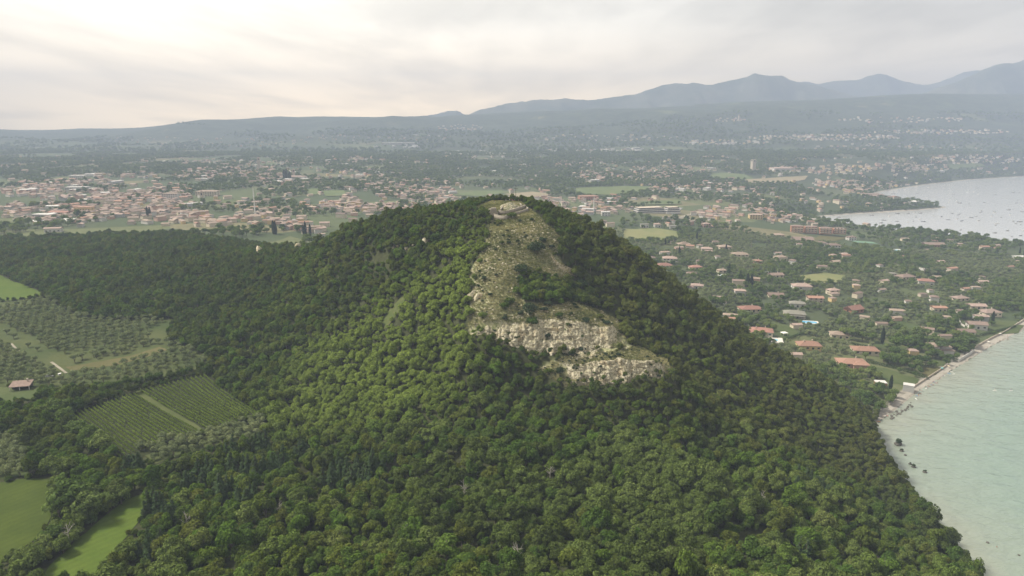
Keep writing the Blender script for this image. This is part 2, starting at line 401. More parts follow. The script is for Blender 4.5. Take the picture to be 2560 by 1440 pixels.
field_c = t.ramp(sc_.outputs[0], [(0.0, (0.055, 0.078, 0.036)), (0.3, (0.082, 0.105, 0.045)), (0.5, (0.062, 0.08, 0.04)), (0.68, (0.115, 0.13, 0.058)), (0.82, (0.17, 0.155, 0.085)), (0.92, (0.075, 0.095, 0.045))], 'CONSTANT')
field_c = t.mix(t.rng(n2_, 0.3, 0.7, 0, 0.45), field_c, (0.06, 0.075, 0.035))
sep_ = t.n("ShaderNodeSeparateXYZ"); t.put(sep_.inputs[0], p)
wood = t.mix(t.rng(t.noise(p, 0.02, 5, 0.7), 0.4, 0.6), (0.030, 0.044, 0.024), (0.055, 0.070, 0.036))
nw = t.noise(p, 0.0019, 5, 0.6)
woodm = t.math('MAXIMUM', t.math('MULTIPLY', t.rng(nw, 0.46, 0.54), t.rng(sep_.outputs[1], 1500, 2500)), t.math('MULTIPLY', t.rng(sep_.outputs[2], 86, 120), t.rng(sep_.outputs[1], 2800, 3300)))
woodm = t.math('MULTIPLY', woodm, t.rng(t.noise(p, 0.0042, 4, 0.5), 0.70, 0.60))
plain_c = t.mix(woodm, field_c, wood)
c = t.mix(ah, plain_c, floor_c)
c = t.mix(t.rng(at, 0.35, 0.65), c, bare_c)
sandm = t.math('MULTIPLY', t.rng(sep_.outputs[2], 1.25, 0.95), t.rng(sep_.outputs[1], 434, 446))
c = t.mix(sandm, c, t.mix(t.rng(n1_, 0.3, 0.7), (0.22, 0.205, 0.17), (0.30, 0.28, 0.24)))
bed = t.rng(sep_.outputs[2], 0.05, -0.25)
c = t.mix(bed, c, (0.30, 0.29, 0.22))
t.out(t.bsdf(c, 0.95, 0.1, n3_, 0.6, 0.35))
M_GROUND = m

# lake: pale green milky shallows, sky reflection further out partly painted into the colour
m, nt = mat("lake_water"); t = NT(nt); p = pos(t)
ad = t.n("ShaderNodeAttribute", attribute_name="depth").outputs['Fac']
nn = t.noise(p, 0.012, 4, 0.6)
dep = t.math('ADD', ad, t.math('MULTIPLY', t.math('SUBTRACT', nn, 0.5), 0.5))
wc = t.ramp(dep, [(0.0, (0.215, 0.24, 0.192)), (0.12, (0.20, 0.245, 0.20)), (0.45, (0.175, 0.24, 0.20)), (1.0, (0.13, 0.165, 0.155))])
mp = t.n("ShaderNodeMapping"); mp.inputs['Scale'].default_value = (0.55, 1.0, 1); mp.inputs['Rotation'].default_value = (0, 0, math.radians(-18)); t.put(mp.inputs[0], p)
w1 = t.noise(mp.outputs[0], 0.12, 4, 0.55, 0.2); w2 = t.noise(mp.outputs[0], 0.7, 3, 0.6)
hgt = t.math('ADD', t.math('MULTIPLY', w1, 2.4), t.math('MULTIPLY', w2, 0.22))
sp_ = t.n("ShaderNodeSeparateXYZ"); t.put(sp_.inputs[0], p)
wc = t.mix(t.rng(sp_.outputs[1], 650, 1000), wc, (0.42, 0.43, 0.435))  # far water painted paler to stand in for bright sky reflection
b = t.n("ShaderNodeBsdfPrincipled"); t.put(b.inputs['Base Color'], wc); b.inputs['IOR'].default_value = 1.333; b.inputs['Specular IOR Level'].default_value = 0.9
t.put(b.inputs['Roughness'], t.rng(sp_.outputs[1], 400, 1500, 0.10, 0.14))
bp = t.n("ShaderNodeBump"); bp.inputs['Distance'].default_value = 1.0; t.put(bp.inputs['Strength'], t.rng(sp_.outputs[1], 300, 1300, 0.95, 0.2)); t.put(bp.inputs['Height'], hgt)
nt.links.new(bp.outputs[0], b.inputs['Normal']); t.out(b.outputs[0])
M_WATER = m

# limestone
m, nt = mat("limestone"); t = NT(nt); p = pos(t)
mp = t.n("ShaderNodeMapping"); mp.inputs['Scale'].default_value = (1, 1, 0.25); t.put(mp.inputs[0], p)
st = t.noise(mp.outputs[0], 0.7, 5, 0.65); big = t.noise(p, 0.16, 4, 0.6); fine = t.noise(p, 1.8, 5, 0.7)
mpb = t.n("ShaderNodeMapping"); mpb.inputs['Scale'].default_value = (0.15, 0.15, 1.0); t.put(mpb.inputs[0], p)
lay = t.noise(mpb.outputs[0], 1.1, 4, 0.6)
c = t.ramp(st, [(0.30, (0.22, 0.195, 0.145)), (0.42, (0.48, 0.43, 0.31)), (0.55, (0.66, 0.605, 0.46)), (0.72, (0.76, 0.715, 0.58))])
c = t.mix(t.rng(big, 0.52, 0.68, 0, 0.7), c, (0.60, 0.48, 0.31))
c = t.mix(t.rng(lay, 0.40, 0.30, 0, 0.55), c, (0.16, 0.15, 0.11))
gg = t.n("ShaderNodeNewGeometry"); sz = t.n("ShaderNodeSeparateXYZ"); t.put(sz.inputs[0], gg.outputs['Normal'])
moss = t.math('MULTIPLY', t.rng(sz.outputs[2], 0.25, 0.65), t.rng(fine, 0.35, 0.6))
c = t.mix(t.math('MULTIPLY', moss, 0.9), c, (0.10, 0.105, 0.045))
t.out(t.bsdf(c, 0.9, 0.2, t.math('ADD', fine, t.math('MULTIPLY', lay, 0.6)), 0.9, 0.5))
M_ROCK = m
M_WETROCK = plain_mat("wet_rock", (0.09, 0.085, 0.07), 0.4, 0.8, 0.6, 0.6)

def field_mat(name, c1, c2, c3, scale=0.08, stripe=None):
    m, nt = mat(name); t = NT(nt); p = pos(t)
    a = t.noise(p, scale, 5, 0.65); b_ = t.noise(p, scale * 14, 4, 0.7)
    c = t.mix(t.rng(a, 0.35, 0.65), c1, c2); c = t.mix(t.rng(b_, 0.5, 0.72, 0, 0.6), c, c3)
    if stripe:
        mp = t.n("ShaderNodeMapping"); mp.inputs['Rotation'].default_value = (0, 0, math.radians(stripe)); t.put(mp.inputs[0], p)
        wv = t.n("ShaderNodeTexWave"); wv.inputs['Scale'].default_value = 0.10; wv.inputs['Distortion'].default_value = 1.5; t.put(wv.inputs[0], mp.outputs[0])
        c = t.mix(t.rng(wv.outputs[1], 0.3, 0.8, 0, 0.25), c, c3)
    t.out(t.bsdf(c, 0.95, 0.1, b_, 0.5, 0.2)); return m
M_MEADOW = field_mat("meadow_grass", (0.044, 0.066, 0.010), (0.058, 0.082, 0.013), (0.036, 0.052, 0.010), 0.05, 35)
M_MEADOW2 = field_mat("meadow_grass_lush", (0.062, 0.102, 0.014), (0.080, 0.118, 0.018), (0.044, 0.066, 0.012), 0.06, 40)
M_DRY = field_mat("dry_grass", (0.088, 0.088, 0.036), (0.115, 0.106, 0.046), (0.075, 0.075, 0.03), 0.09)
M_GROVE = field_mat("grove_grass", (0.046, 0.068, 0.022), (0.072, 0.086, 0.031), (0.04, 0.05, 0.02), 0.035)
M_VFLOOR = field_mat("vineyard_grass", (0.026, 0.034, 0.013), (0.034, 0.042, 0.016), (0.032, 0.030, 0.016), 0.07)  # shadow between the vine rows is painted into this dark floor colour
M_LANE = field_mat('lane_grass', (0.06, 0.08, 0.026), (0.08, 0.094, 0.033), (0.055, 0.062, 0.025), 0.1)
M_CHUTE = field_mat('chute_grass', (0.065, 0.09, 0.027), (0.10, 0.108, 0.042), (0.05, 0.062, 0.022), 0.15)
M_LAWN = field_mat("garden_lawn", (0.055, 0.08, 0.028), (0.08, 0.10, 0.038), (0.04, 0.055, 0.02), 0.03)
M_HAY = field_mat("hay_field", (0.15, 0.17, 0.07), (0.19, 0.19, 0.085), (0.12, 0.14, 0.056), 0.02)
M_STUB = field_mat("stubble_field", (0.22, 0.19, 0.125), (0.26, 0.22, 0.145), (0.18, 0.165, 0.105), 0.02)
M_GFIELD = field_mat("green_field", (0.09, 0.125, 0.05), (0.12, 0.145, 0.06), (0.075, 0.10, 0.042), 0.02)
M_SAND = field_mat("beach_shingle", (0.29, 0.27, 0.23), (0.36, 0.335, 0.29), (0.24, 0.22, 0.19), 0.10)
M_PATH = field_mat("dirt_path", (0.42, 0.35, 0.24), (0.50, 0.43, 0.31), (0.33, 0.28, 0.19), 0.2)
M_ROAD = plain_mat("asphalt_light", (0.24, 0.24, 0.235), 0.12, 0.05)
M_GRAVELROAD = plain_mat("white_gravel", (0.24, 0.22, 0.17), 0.2, 0.4)

# ------------------------------------------------------------------ object helpers
def mesh_np(name, V, F, mats=(), smooth=False, midx=None):
    me = bpy.data.meshes.new(name)
    V = np.ascontiguousarray(V, dtype=np.float32); F = np.ascontiguousarray(F, dtype=np.int32)
    k = F.shape[1]
    me.vertices.add(len(V)); me.vertices.foreach_set("co", V.ravel())
    me.loops.add(F.size); me.loops.foreach_set("vertex_index", F.ravel())
    me.polygons.add(len(F)); me.polygons.foreach_set("loop_start", np.arange(0, F.size, k, dtype=np.int32))
    for m in mats: me.materials.append(m)
    if midx is not None: me.polygons.foreach_set("material_index", np.asarray(midx, dtype=np.int32))
    if smooth: me.polygons.foreach_set("use_smooth", np.ones(len(F), bool))
    me.update(calc_edges=True); me.validate()
    return me
def tag(o, label=None, cat=None, group=None, kind=None):
    if label: o["label"] = label
    if cat: o["category"] = cat
    if group: o["group"] = group
    if kind: o["kind"] = kind
    return o
def link(name, data, parent=None, loc=None, rz=None, sc=None):
    o = bpy.data.objects.new(name, data); COL.objects.link(o)
    if parent is not None: o.parent = parent
    if loc is not None: o.location = loc
    if rz is not None: o.rotation_euler = (0, 0, rz)
    if sc is not None: o.scale = (sc, sc, sc) if isinstance(sc, (int, float)) else sc
    return o
class MB:
    """collects boxes, prisms and quads into one mesh"""
    def __init__(s): s.v = []; s.f = []; s.m = []
    def quad(s, pts, mi=0):
        i = len(s.v); s.v += [tuple(p) for p in pts]; s.f.append(tuple(range(i, i + len(pts)))); s.m.append(mi)
    def box(s, x0, x1, y0, y1, z0, z1, mi=0):
        i = len(s.v)
        s.v += [(x0, y0, z0), (x1, y0, z0), (x1, y1, z0), (x0, y1, z0), (x0, y0, z1), (x1, y0, z1), (x1, y1, z1), (x0, y1, z1)]
        for f in ((0, 3, 2, 1), (4, 5, 6, 7), (0, 1, 5, 4), (1, 2, 6, 5), (2, 3, 7, 6), (3, 0, 4, 7)):
            s.f.append(tuple(i + k for k in f)); s.m.append(mi)
    def tube(s, pts, rad, n=6, mi=0):
        base = len(s.v)
        for k, (p, r) in enumerate(zip(pts, rad)):
            p = Vector(p); a = Vector(pts[min(k + 1, len(pts) - 1)]) - Vector(pts[max(k - 1, 0)])
            a.normalize(); q = a.orthogonal().normalized(); w = a.cross(q)
            for j in range(n):
                th = 2 * math.pi * j / n; s.v.append(tuple(p + (q * math.cos(th) + w * math.sin(th)) * r))
        for k in range(len(pts) - 1):
            for j in range(n):
                a0 = base + k * n + j; a1 = base + k * n + (j + 1) % n
                s.f.append((a0, a1, a1 + n, a0 + n)); s.m.append(mi)
        s.f.append(tuple(base + (len(pts) - 1) * n + j for j in range(n))); s.m.append(mi)
    def mesh(s, name, mats, smooth=False):
        me = bpy.data.meshes.new(name); me.from_pydata(s.v, [], s.f)
        for m in (mats if isinstance(mats, (list, tuple)) else [mats]): me.materials.append(m)
        me.polygons.foreach_set("material_index", s.m)
        if smooth: me.polygons.foreach_set("use_smooth", [True] * len(s.f))
        me.update(); return me
def drape(poly, step, off):
    """a sheet that follows the ground inside an outline"""
    P = [np.array(p[:2]) for p in poly]; bd = []
    for a, b in zip(P, P[1:] + P[:1]):
        k = max(1, int(np.hypot(*(b - a)) / step))
        bd += [a + (b - a) * i / k for i in range(k)]
    bd = np.array(bd)
    if step < 12:      # slightly ragged edge
        j = (fbm(bd[:, 0] / 3.0, bd[:, 1] / 3.0, 2) - 0.5); j2 = (fbm(bd[:, 0] / 3.0 + 40, bd[:, 1] / 3.0, 2) - 0.5)
        bd = bd + np.stack([j, j2], 1) * step * 0.6
    lo, hi = bd.min(0), bd.max(0)
    gx, gy = np.meshgrid(np.arange(lo[0], hi[0], step), np.arange(lo[1], hi[1], step)); gx = gx.ravel(); gy = gy.ravel()
    ins = inpoly(gx, gy, bd); gx, gy = gx[ins], gy[ins]
    if len(gx):
        ok = polydist(gx, gy, np.vstack([bd, bd[:1]])) > step * 0.35; gx, gy = gx[ok], gy[ok]
    vs = [Vector(p) for p in bd] + [Vector(p) for p in zip(gx, gy)]
    n = len(bd); ed = [(i, (i + 1) % n) for i in range(n)]
    r = mgeo.delaunay_2d_cdt(vs, ed, [], 1, 1e-4)
    V = np.array([tuple(p) for p in r[0]]); F = np.array([f for f in r[2] if len(f) == 3])
    z = H(V[:, 0], V[:, 1]) + off
    return np.column_stack([V, z]), F
def sheet(name, poly, step, off, m, label, cat, kind='structure'):
    V, F = drape(poly, step, off)
    o = link(name, mesh_np(name, V, F, [m], True)); tag(o, label, cat, kind=kind); return o
def ribbon(name, pts, width, off, m, label, cat, step=3.0):
    P = [np.array(p[:2], float) for p in pts]; L = []
    for a, b in zip(P, P[1:]):
        k = max(1, int(np.hypot(*(b - a)) / step)); L += [a + (b - a) * i / k for i in range(k)]
    L = np.array(L + [P[-1]])
    for _ in range(6): L[1:-1] = (L[:-2] + 2 * L[1:-1] + L[2:]) / 4
    d = np.gradient(L, axis=0); d /= np.linalg.norm(d, axis=1)[:, None]; nrm = np.stack([-d[:, 1], d[:, 0]], 1)
    wv = width * (0.8 + 0.4 * fbm(L[:, 0] / 6, L[:, 1] / 6, 2))[:, None] / 2
    rows = [L - nrm * wv, L, L + nrm * wv]; n = len(L)
    V = np.vstack(rows); V = np.column_stack([V, H(V[:, 0], V[:, 1]) + off])
    F = [(r * n + i, r * n + i + 1, (r + 1) * n + i + 1, (r + 1) * n + i) for r in range(2) for i in range(n - 1)]
    o = link(name, mesh_np(name, V, np.array(F), [m], True)); tag(o, label, cat, kind='structure'); return o

# ------------------------------------------------------------------ ground sheet
def axis(parts):
    a = []
    for x0, x1, st in parts: a.append(np.arange(x0, x1, st))
    return np.concatenate(a)
def grow(x0, x1, s0, k):
    a = [x0]; s = s0
    while a[-1] < x1: a.append(a[-1] + s); s *= k
    return np.array(a)
gx_ = np.concatenate([-grow(1400, 10000, 30, 1.12)[::-1][:-1], axis([(-1400, -340, 15), (-340, 330, 3.4), (330, 1400, 9)]), grow(1400, 10000, 25, 1.12)])
gy_ = np.concatenate([axis([(-600, 90, 23), (90, 640, 3.4), (640, 1800, 10), (1800, 3200, 25)]), axis([(3200, 6400, 45)]), grow(6400, 8500, 120, 1.15)])
GX, GY = np.meshgrid(gx_, gy_); nxg, nyg = len(gx_), len(gy_)
GZ = H(GX.ravel(), GY.ravel()).reshape(GX.shape)
BARE_PX = [(1235, 542), (1322, 522), (1360, 555), (1408, 605), (1385, 645), (1440, 685), (1400, 700), (1300, 675), (1285, 720), (1310, 760), (1400, 765), (1490, 772),
               (1545, 800), (1565, 870), (1480, 888), (1330, 884), (1160, 842), (1180, 780), (1178, 740), (1192, 700), (1170, 690), (1215, 620), (1228, 560)]
LEDGE_PX = [(1340, 925), (1420, 890), (1530, 878), (1565, 872), (1680, 912), (1678, 945), (1410, 962)]
STREAK_PX = [(945, 815), (980, 768), (1005, 742), (1015, 746), (992, 790), (962, 826)]
BARE = [gpoly(BARE_PX), gpoly(LEDGE_PX),
        gpoly(STREAK_PX), gpoly([(930, 645), (1000, 628), (1010, 640), (950, 660)]),
        np.array([(-14, 422), (-6, 414), (6, 417), (10, 432), (6, 456), (-12, 458), (-22, 446)])]
FIELDS_PX = {
 'vine_left': [(165, 1043), (335, 985), (500, 1083), (300, 1150)],
 'vine_right': [(345, 981), (514, 938), (648, 1036), (515, 1080)],
 'vine_lane': [(330, 982), (350, 976), (522, 1078), (495, 1090)],
 'olive_a': [(-60, 762), (110, 745), (200, 790), (290, 800), (430, 800), (415, 850), (490, 880), (520, 905), (480, 930), (330, 958), (230, 965), (110, 975), (-60, 960)],
 'olive_b': [(330, 1118), (520, 1088), (640, 1050), (680, 1062), (640, 1100), (500, 1130), (390, 1160)],
 'olive_c': [(-60, 1080), (60, 1095), (75, 1190), (-60, 1205)],
 'meadow_1': [(-80, 1212), (0, 1207), (80, 1196), (140, 1200), (128, 1290), (100, 1340), (0, 1412), (-80, 1440)],
 'meadow_2': [(368, 1232), (358, 1290), (225, 1450), (90, 1450), (200, 1345), (310, 1252)],
 'meadow_3': [(-80, 680), (0, 688), (60, 712), (112, 737), (60, 748), (-80, 762)],
 'shed_lawn': [(-60, 962), (105, 975), (90, 1000), (-60, 1015)],
}
FW = {k: gpoly(v) for k, v in FIELDS_PX.items()}
HILLPOLY = np.array([(-620, 850), (-400, 840), (-250, 720), (-150, 640), (-60, 600), (60, 585), (150, 545), (225, 490), (262, 455), (245, 441), (231, 406), (219, 357), (210, 300), (200, 250), (190, 200), (185, 0), (190, -300), (-620, -300)])
bare = np.zeros(GX.shape)
for pl in BARE[:2]: bare = np.maximum(bare, inpoly(GX, GY, pl).astype(float))
for _ in range(2):
    bb = np.pad(bare, 1, mode='edge'); bare = (bb[1:-1, 1:-1] * 2 + bb[:-2, 1:-1] + bb[2:, 1:-1] + bb[1:-1, :-2] + bb[1:-1, 2:]) / 6
hill = inpoly(GX, GY, HILLPOLY).astype(float)
Vg = np.stack([GX.ravel(), GY.ravel(), GZ.ravel()], 1)
ii = (np.arange(nyg - 1)[:, None] * nxg + np.arange(nxg - 1)[None, :]).ravel()
Fg = np.stack([ii, ii + 1, ii + nxg + 1, ii + nxg], 1)
me = mesh_np("ground", Vg, Fg, [M_GROUND], True)
for nm, arr in (("bare", bare), ("hill", hill)):
    a = me.attributes.new(nm, 'FLOAT', 'POINT'); a.data.foreach_set("value", arr.ravel().astype(np.float32))
tag(link("ground", me), "hill, farmland plain and far moraine hills", "ground", kind='structure')

# ------------------------------------------------------------------ lake
lx = np.concatenate([axis([(120, 900, 12), (900, 3000, 60)]), grow(3000, 9000, 200, 1.3)]); ly = np.concatenate([axis([(-600, 1200, 15), (1200, 3200, 60)]), grow(3200, 5200, 200, 1.2)])
LX, LY = np.meshgrid(lx, ly)
dep = np.where(inpoly(LX, LY, LAKE), polydist(LX, LY, SHORE), 0)
V = np.stack([LX.ravel(), LY.ravel(), np.zeros(LX.size)], 1); nn_ = len(lx)
ii = (np.arange(len(ly) - 1)[:, None] * nn_ + np.arange(nn_ - 1)[None, :]).ravel()
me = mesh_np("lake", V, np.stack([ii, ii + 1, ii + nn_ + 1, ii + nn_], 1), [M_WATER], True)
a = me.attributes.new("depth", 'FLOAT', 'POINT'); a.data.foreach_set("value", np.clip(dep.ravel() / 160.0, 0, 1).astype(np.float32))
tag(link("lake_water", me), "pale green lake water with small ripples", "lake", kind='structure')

# ------------------------------------------------------------------ mountains
def ridge(name, prof, Yd, depth, zbase, label, seed):
    us = np.array([p[0] for p in prof]); vs = np.array([p[1] for p in prof])
    nu, nt_ = 260, 22
    u = np.linspace(us[0], us[-1], nu); v = np.interp(u, us, vs)
    ker = np.array([1, 2, 3, 2, 1]) / 9.0; v = np.convolve(np.pad(v, 2, mode='edge'), ker, 'valid')
    v = v + 10 * (fbm(u / 30.0, u * 0 + seed, 5) - 0.5)
    dx, dy, dz = ray(u, v); X = dx / dy * Yd; Z = CAM_Z + dz / dy * Yd
    tt = np.concatenate([np.linspace(-1, 0, nt_ - 6), np.linspace(0, 1, 7)[1:]])
    Vv = []
    for tq in tt:
        k = (1 - abs(tq)) ** 1.15
        nz = (fbm(X / (depth * 0.28) + seed, np.full(nu, tq * 3 + seed), 4) - 0.5) * (Z - zbase) * 0.55 * np.sin(math.pi * min(abs(tq), 1))
        Vv.append(np.stack([X * (Yd + tq * depth) / Yd * 0.3 + X * 0.7 + (fbm(X / 900.0, np.full(nu, tq * 5 + seed), 2) - .5) * depth * 0.2 * abs(tq), np.full(nu, Yd + tq * depth), zbase + np.maximum((Z - zbase), 5) * k + nz], 1))
    n = len(tt); Vv = np.vstack(Vv)
    ii = (np.arange(n - 1)[:, None] * nu + np.arange(nu - 1)[None, :]).ravel()
    o = link(name, mesh_np(name, Vv, np.stack([ii, ii + 1, ii + nu + 1, ii + nu], 1), [M_MOUNT], True))
    tag(o, label, "mountain", "mountain ridges beyond the plain", kind='structure')
m, nt = mat("mountain_woods"); t = NT(nt); p = pos(t)
t.out(t.bsdf(t.mix(t.rng(t.noise(p, 0.004, 6, 0.65), 0.35, 0.65), (0.045, 0.06, 0.035), (0.11, 0.115, 0.08)), 0.95, 0.1)); M_MOUNT = m
ridge("mountain_ridge", [(1000, 300), (1060, 290), (1090, 282), (1120, 277), (1150, 281), (1170, 288), (1200, 300)], 7100, 500, 60, "small hazy cone shaped hill behind the long wooded rise", 2.2)
ridge("mountain_ridge", [(1100, 310), (1160, 288), (1200, 276), (1280, 257), (1340, 249), (1420, 246), (1480, 250), (1560, 240), (1600, 233), (1640, 218), (1700, 206), (1760, 212), (1800, 208), (1840, 196),
      (1885, 186), (1920, 190), (1950, 189), (1975, 197), (2000, 207), (2050, 215), (2110, 232), (2200, 250), (2350, 268)], 6600, 800, 60, "double peaked blue grey mountain at the centre of the range", 5.1)
ridge("mountain_ridge", [(1900, 240), (1980, 214), (2012, 203), (2045, 209), (2080, 204), (2100, 200), (2140, 202), (2170, 190), (2195, 182), (2225, 192), (2260, 203), (2310, 215), (2340, 209), (2380, 193), (2420, 178), (2450, 176), (2490, 180), (2600, 200), (2900, 230)],
      8000, 700, 60, "palest farthest mountain with a single sharp peak", 8.4)
ridge("mountain_ridge", [(2200, 262), (2300, 236), (2340, 222), (2400, 203), (2440, 184), (2470, 168), (2500, 158), (2530, 157), (2560, 149), (2640, 128), (2750, 120), (2900, 140), (3100, 200), (3300, 250)], 6100, 800, 60, "tall dark blue mountain flank at the edge of the frame above the bay", 11.7)

# ------------------------------------------------------------------ haze (air between the camera and the far hills)
m, nt = mat("haze_air"); t = NT(nt)
pv = t.n("ShaderNodeVolumePrincipled"); pv.inputs['Color'].default_value = (0.44, 0.525, 0.70, 1); pv.inputs['Density'].default_value = HAZE_DENSITY
pv.inputs['Anisotropy'].default_value = 0.0
o_ = t.n("ShaderNodeOutputMaterial"); nt.links.new(pv.outputs[0], o_.inputs['Volume'])
hb = MB(); hb.box(-12000, 12000, -1500, 9000, -8, 800)
tag(link("haze", hb.mesh("haze", [m])), "pale bluish haze filling the air over the plain", "haze", kind='stuff')

# ------------------------------------------------------------------ vegetation prototypes
def leaves(c, nrm, size, r, aspect=0.62):
    """rhombic leaf sprays at points c facing nrm"""
    n = len(c); nrm = nrm / np.linalg.norm(nrm, axis=1)[:, None]
    q = r.normal(size=(n, 3)); q -= (q * nrm).sum(1)[:, None] * nrm; q /= np.linalg.norm(q, axis=1)[:, None]
    w = np.cross(nrm, q); s = size[:, None]
    V = np.stack([c + q * s, c + w * s * aspect, c - q * s * 0.9, c - w * s * aspect], 1).reshape(-1, 3)
    return V, np.arange(4 * n).reshape(n, 4)
def unit(n, r):
    d = r.normal(size=(n, 3)); return d / np.linalg.norm(d, axis=1)[:, None]
def crown_lobes(seed, R, z0, z1, nl, n, size, lobe=0.42, tilt=0.75, up=0.25, flat=1.0):
    r = np.random.default_rng(seed); zc, hz = (z0 + z1) / 2, (z1 - z0) / 2
    L = []
    for i in range(nl):
        d = unit(1, r)[0]; k = r.random() ** 0.45 * (1 - lobe * 0.75)
        if d[2] < -0.75: d[2] *= -0.6
        L.append((np.array([d[0] * R * k, d[1] * R * k, zc + d[2] * hz * k]), R * lobe * r.uniform(0.75, 1.25)))
    C, N = [], []
    per = n // nl
    for c, rad in L:
        d = unit(per, r); d[:, 2] = np.where(d[:, 2] < -0.35, -d[:, 2] * 0.5, d[:, 2]); d /= np.linalg.norm(d, axis=1)[:, None]
        k = rad * (0.72 + 0.36 * r.random(per))
        p = c + d * k[:, None] * np.array([1, 1, flat * min(1.0, hz / R * 1.15)])
        C.append(p); N.append(d + unit(per, r) * tilt + np.array([0, 0, up]))
    C, N = np.vstack(C), np.vstack(N)
    keep = C[:, 2] > z0 * 0.55
    C, N = C[keep], N[keep]
    return leaves(C, N, size * r.uniform(0.65, 1.3, len(C)), r)
def trunk_mesh(name, seed, h, rad, spread, zl, nlimb=4):
    r = random.Random(seed); b = MB()
    b.tube([(0, 0, -1.0), (r.uniform(-.1, .1), r.uniform(-.1, .1), h * 0.4), (r.uniform(-.3, .3), r.uniform(-.3, .3), h)], [rad * 1.25, rad * 0.85, rad * 0.35], 6)
    for i in range(nlimb):
        a = 2 * math.pi * (i + r.random() * 0.6) / nlimb; z = zl * (0.8 + 0.4 * r.random())
        b.tube([(0, 0, z), (math.cos(a) * spread * 0.5, math.sin(a) * spread * 0.5, z + (h - z) * 0.5), (math.cos(a) * spread, math.sin(a) * spread, z + (h - z) * 0.95)], [rad * 0.5, rad * 0.35, rad * 0.12], 5)
    return b.mesh(name, [M_BARK], True)
def conifer(seed, R, h, n, tiers, size, droop=0.35, z0=0.12, power=0.85):
    r = np.random.default_rng(seed); C, N = [], []
    per = n // tiers
    for k in range(tiers):
        f = (k + r.uniform(-.2, .2)) / tiers; z = h * (z0 + (1 - z0) * f); rr = R * (1 - f) ** power * r.uniform(0.8, 1.15) + 0.12
        m_ = max(24, int(per * (1.5 - f)))
        nb = max(5, int(9 * (1 - f)) + 3); ba = r.random(nb) * 2 * math.pi; bl = r.uniform(0.7, 1.1, nb)
        j = r.integers(0, nb, m_); rad = rr * r.random(m_) ** 0.6 * bl[j]; a = ba[j] + r.normal(size=m_) * 0.16 * (1.3 - rad / (rr * 1.2))
        C.append(np.stack([np.cos(a) * rad, np.sin(a) * rad, z - droop * rad + r.normal(size=m_) * 0.14 + 0.25 * (rad / (rr + .01)) ** 2], 1))
        N.append(np.stack([np.cos(a) * 0.35, np.sin(a) * 0.35, np.ones(m_)], 1) + r.normal(size=(m_, 3)) * 0.35)
    C, N = np.vstack(C), np.vstack(N)
    return leaves(C, N, size * r.uniform(0.7, 1.3, len(C)), r, 0.45)

PROTO = {}          # kind -> list of (trunk mesh, crown mesh)
def proto(kind, V, F, m, trunk):
    PROTO.setdefault(kind, []).append((trunk, mesh_np(kind + "_crown", V, F, [m])))
for i in range(6):   # oak, hornbeam, ash of the mixed wood
    R = [3.2, 3.6, 2.9, 3.4, 3.0, 3.8][i]; h = [8.0, 8.6, 7.6, 9.2, 7.0, 8.2][i]
    V, F = crown_lobes(100 + i, R, h * 0.10, h, [11, 13, 9, 12, 10, 14][i], 2400, 0.34, [0.44, 0.40, 0.50, 0.42, 0.46, 0.38][i], 0.58, 0.2)
    proto('oak', V, F, M_FOREST, trunk_mesh("oak_trunk", i, h * 0.8, 0.2, R * 0.55, h * 0.3))
for i in range(3):
    R, h = [4.2, 3.6, 4.6][i], [8.6, 8.0, 9.0][i]
    V, F = crown_lobes(140 + i, R, h * 0.10, h, [24, 20, 28][i], 3200, 0.33, 0.30, 0.58, 0.25)
    proto('holm', V, F, M_HOLM, trunk_mesh("holm_trunk", 40 + i, h * 0.75, 0.26, R * 0.55, h * 0.25))
for i in range(3):
    R, h = [3.4, 3.0, 3.8][i], [11.0, 9.6, 10.4][i]
    V, F = conifer(160 + i, R, h, 2600, 15, 0.36)
    proto('pine', V, F, M_PINE, trunk_mesh("pine_trunk", 60 + i, h * 0.97, 0.22, 0.5, h * 0.3, 2))
for i in range(4):
    R, h = [2.3, 2.6, 2.0, 2.4][i], [4.0, 4.4, 3.7, 4.6][i]
    V, F = crown_lobes(180 + i, R, h * 0.30, h, [7, 8, 6, 9][i], 1000, 0.27, 0.48, 0.7, 0.3)
    proto('olive', V, F, M_OLIVE, trunk_mesh("olive_trunk", 80 + i, h * 0.6, 0.2, R * 0.5, h * 0.22, 3))
for i in range(5):
    R, h = [4.0, 4.6, 3.3, 5.2, 3.7][i], [8.0, 9.5, 6.6, 10.5, 9.0][i]
    V, F = crown_lobes(200 + i, R, h * 0.2, h, [12, 14, 10, 16, 13][i], 1300, 0.50, 0.40)
    proto('garden', V, F, M_GARDEN, trunk_mesh("garden_trunk", 90 + i, h * 0.75, 0.25, R * 0.5, h * 0.25))
for i in range(2):
    h = [13.0, 11.0][i]; r = np.random.default_rng(230 + i); n = 1500
    f = r.random(n) ** 0.8; a = r.random(n) * 2 * math.pi; rad = 1.25 * np.sin(np.pi * np.clip(f * 0.93 + 0.09, 0, 1)) ** 0.6 * r.uniform(0.8, 1.05, n)
    C = np.stack([np.cos(a) * rad, np.sin(a) * rad, 0.6 + f * (h - 0.6)], 1); N = np.stack([np.cos(a), np.sin(a), 0.5 * np.ones(n)], 1) + r.normal(size=(n, 3)) * 0.4
    V, F = leaves(C, N, 0.42 * r.uniform(.7, 1.3, n), r, 0.5)
    proto('cypress', V, F, M_CYPRESS, trunk_mesh("cypress_trunk", 100 + i, h * 0.8, 0.2, 0.3, 1.0, 2))
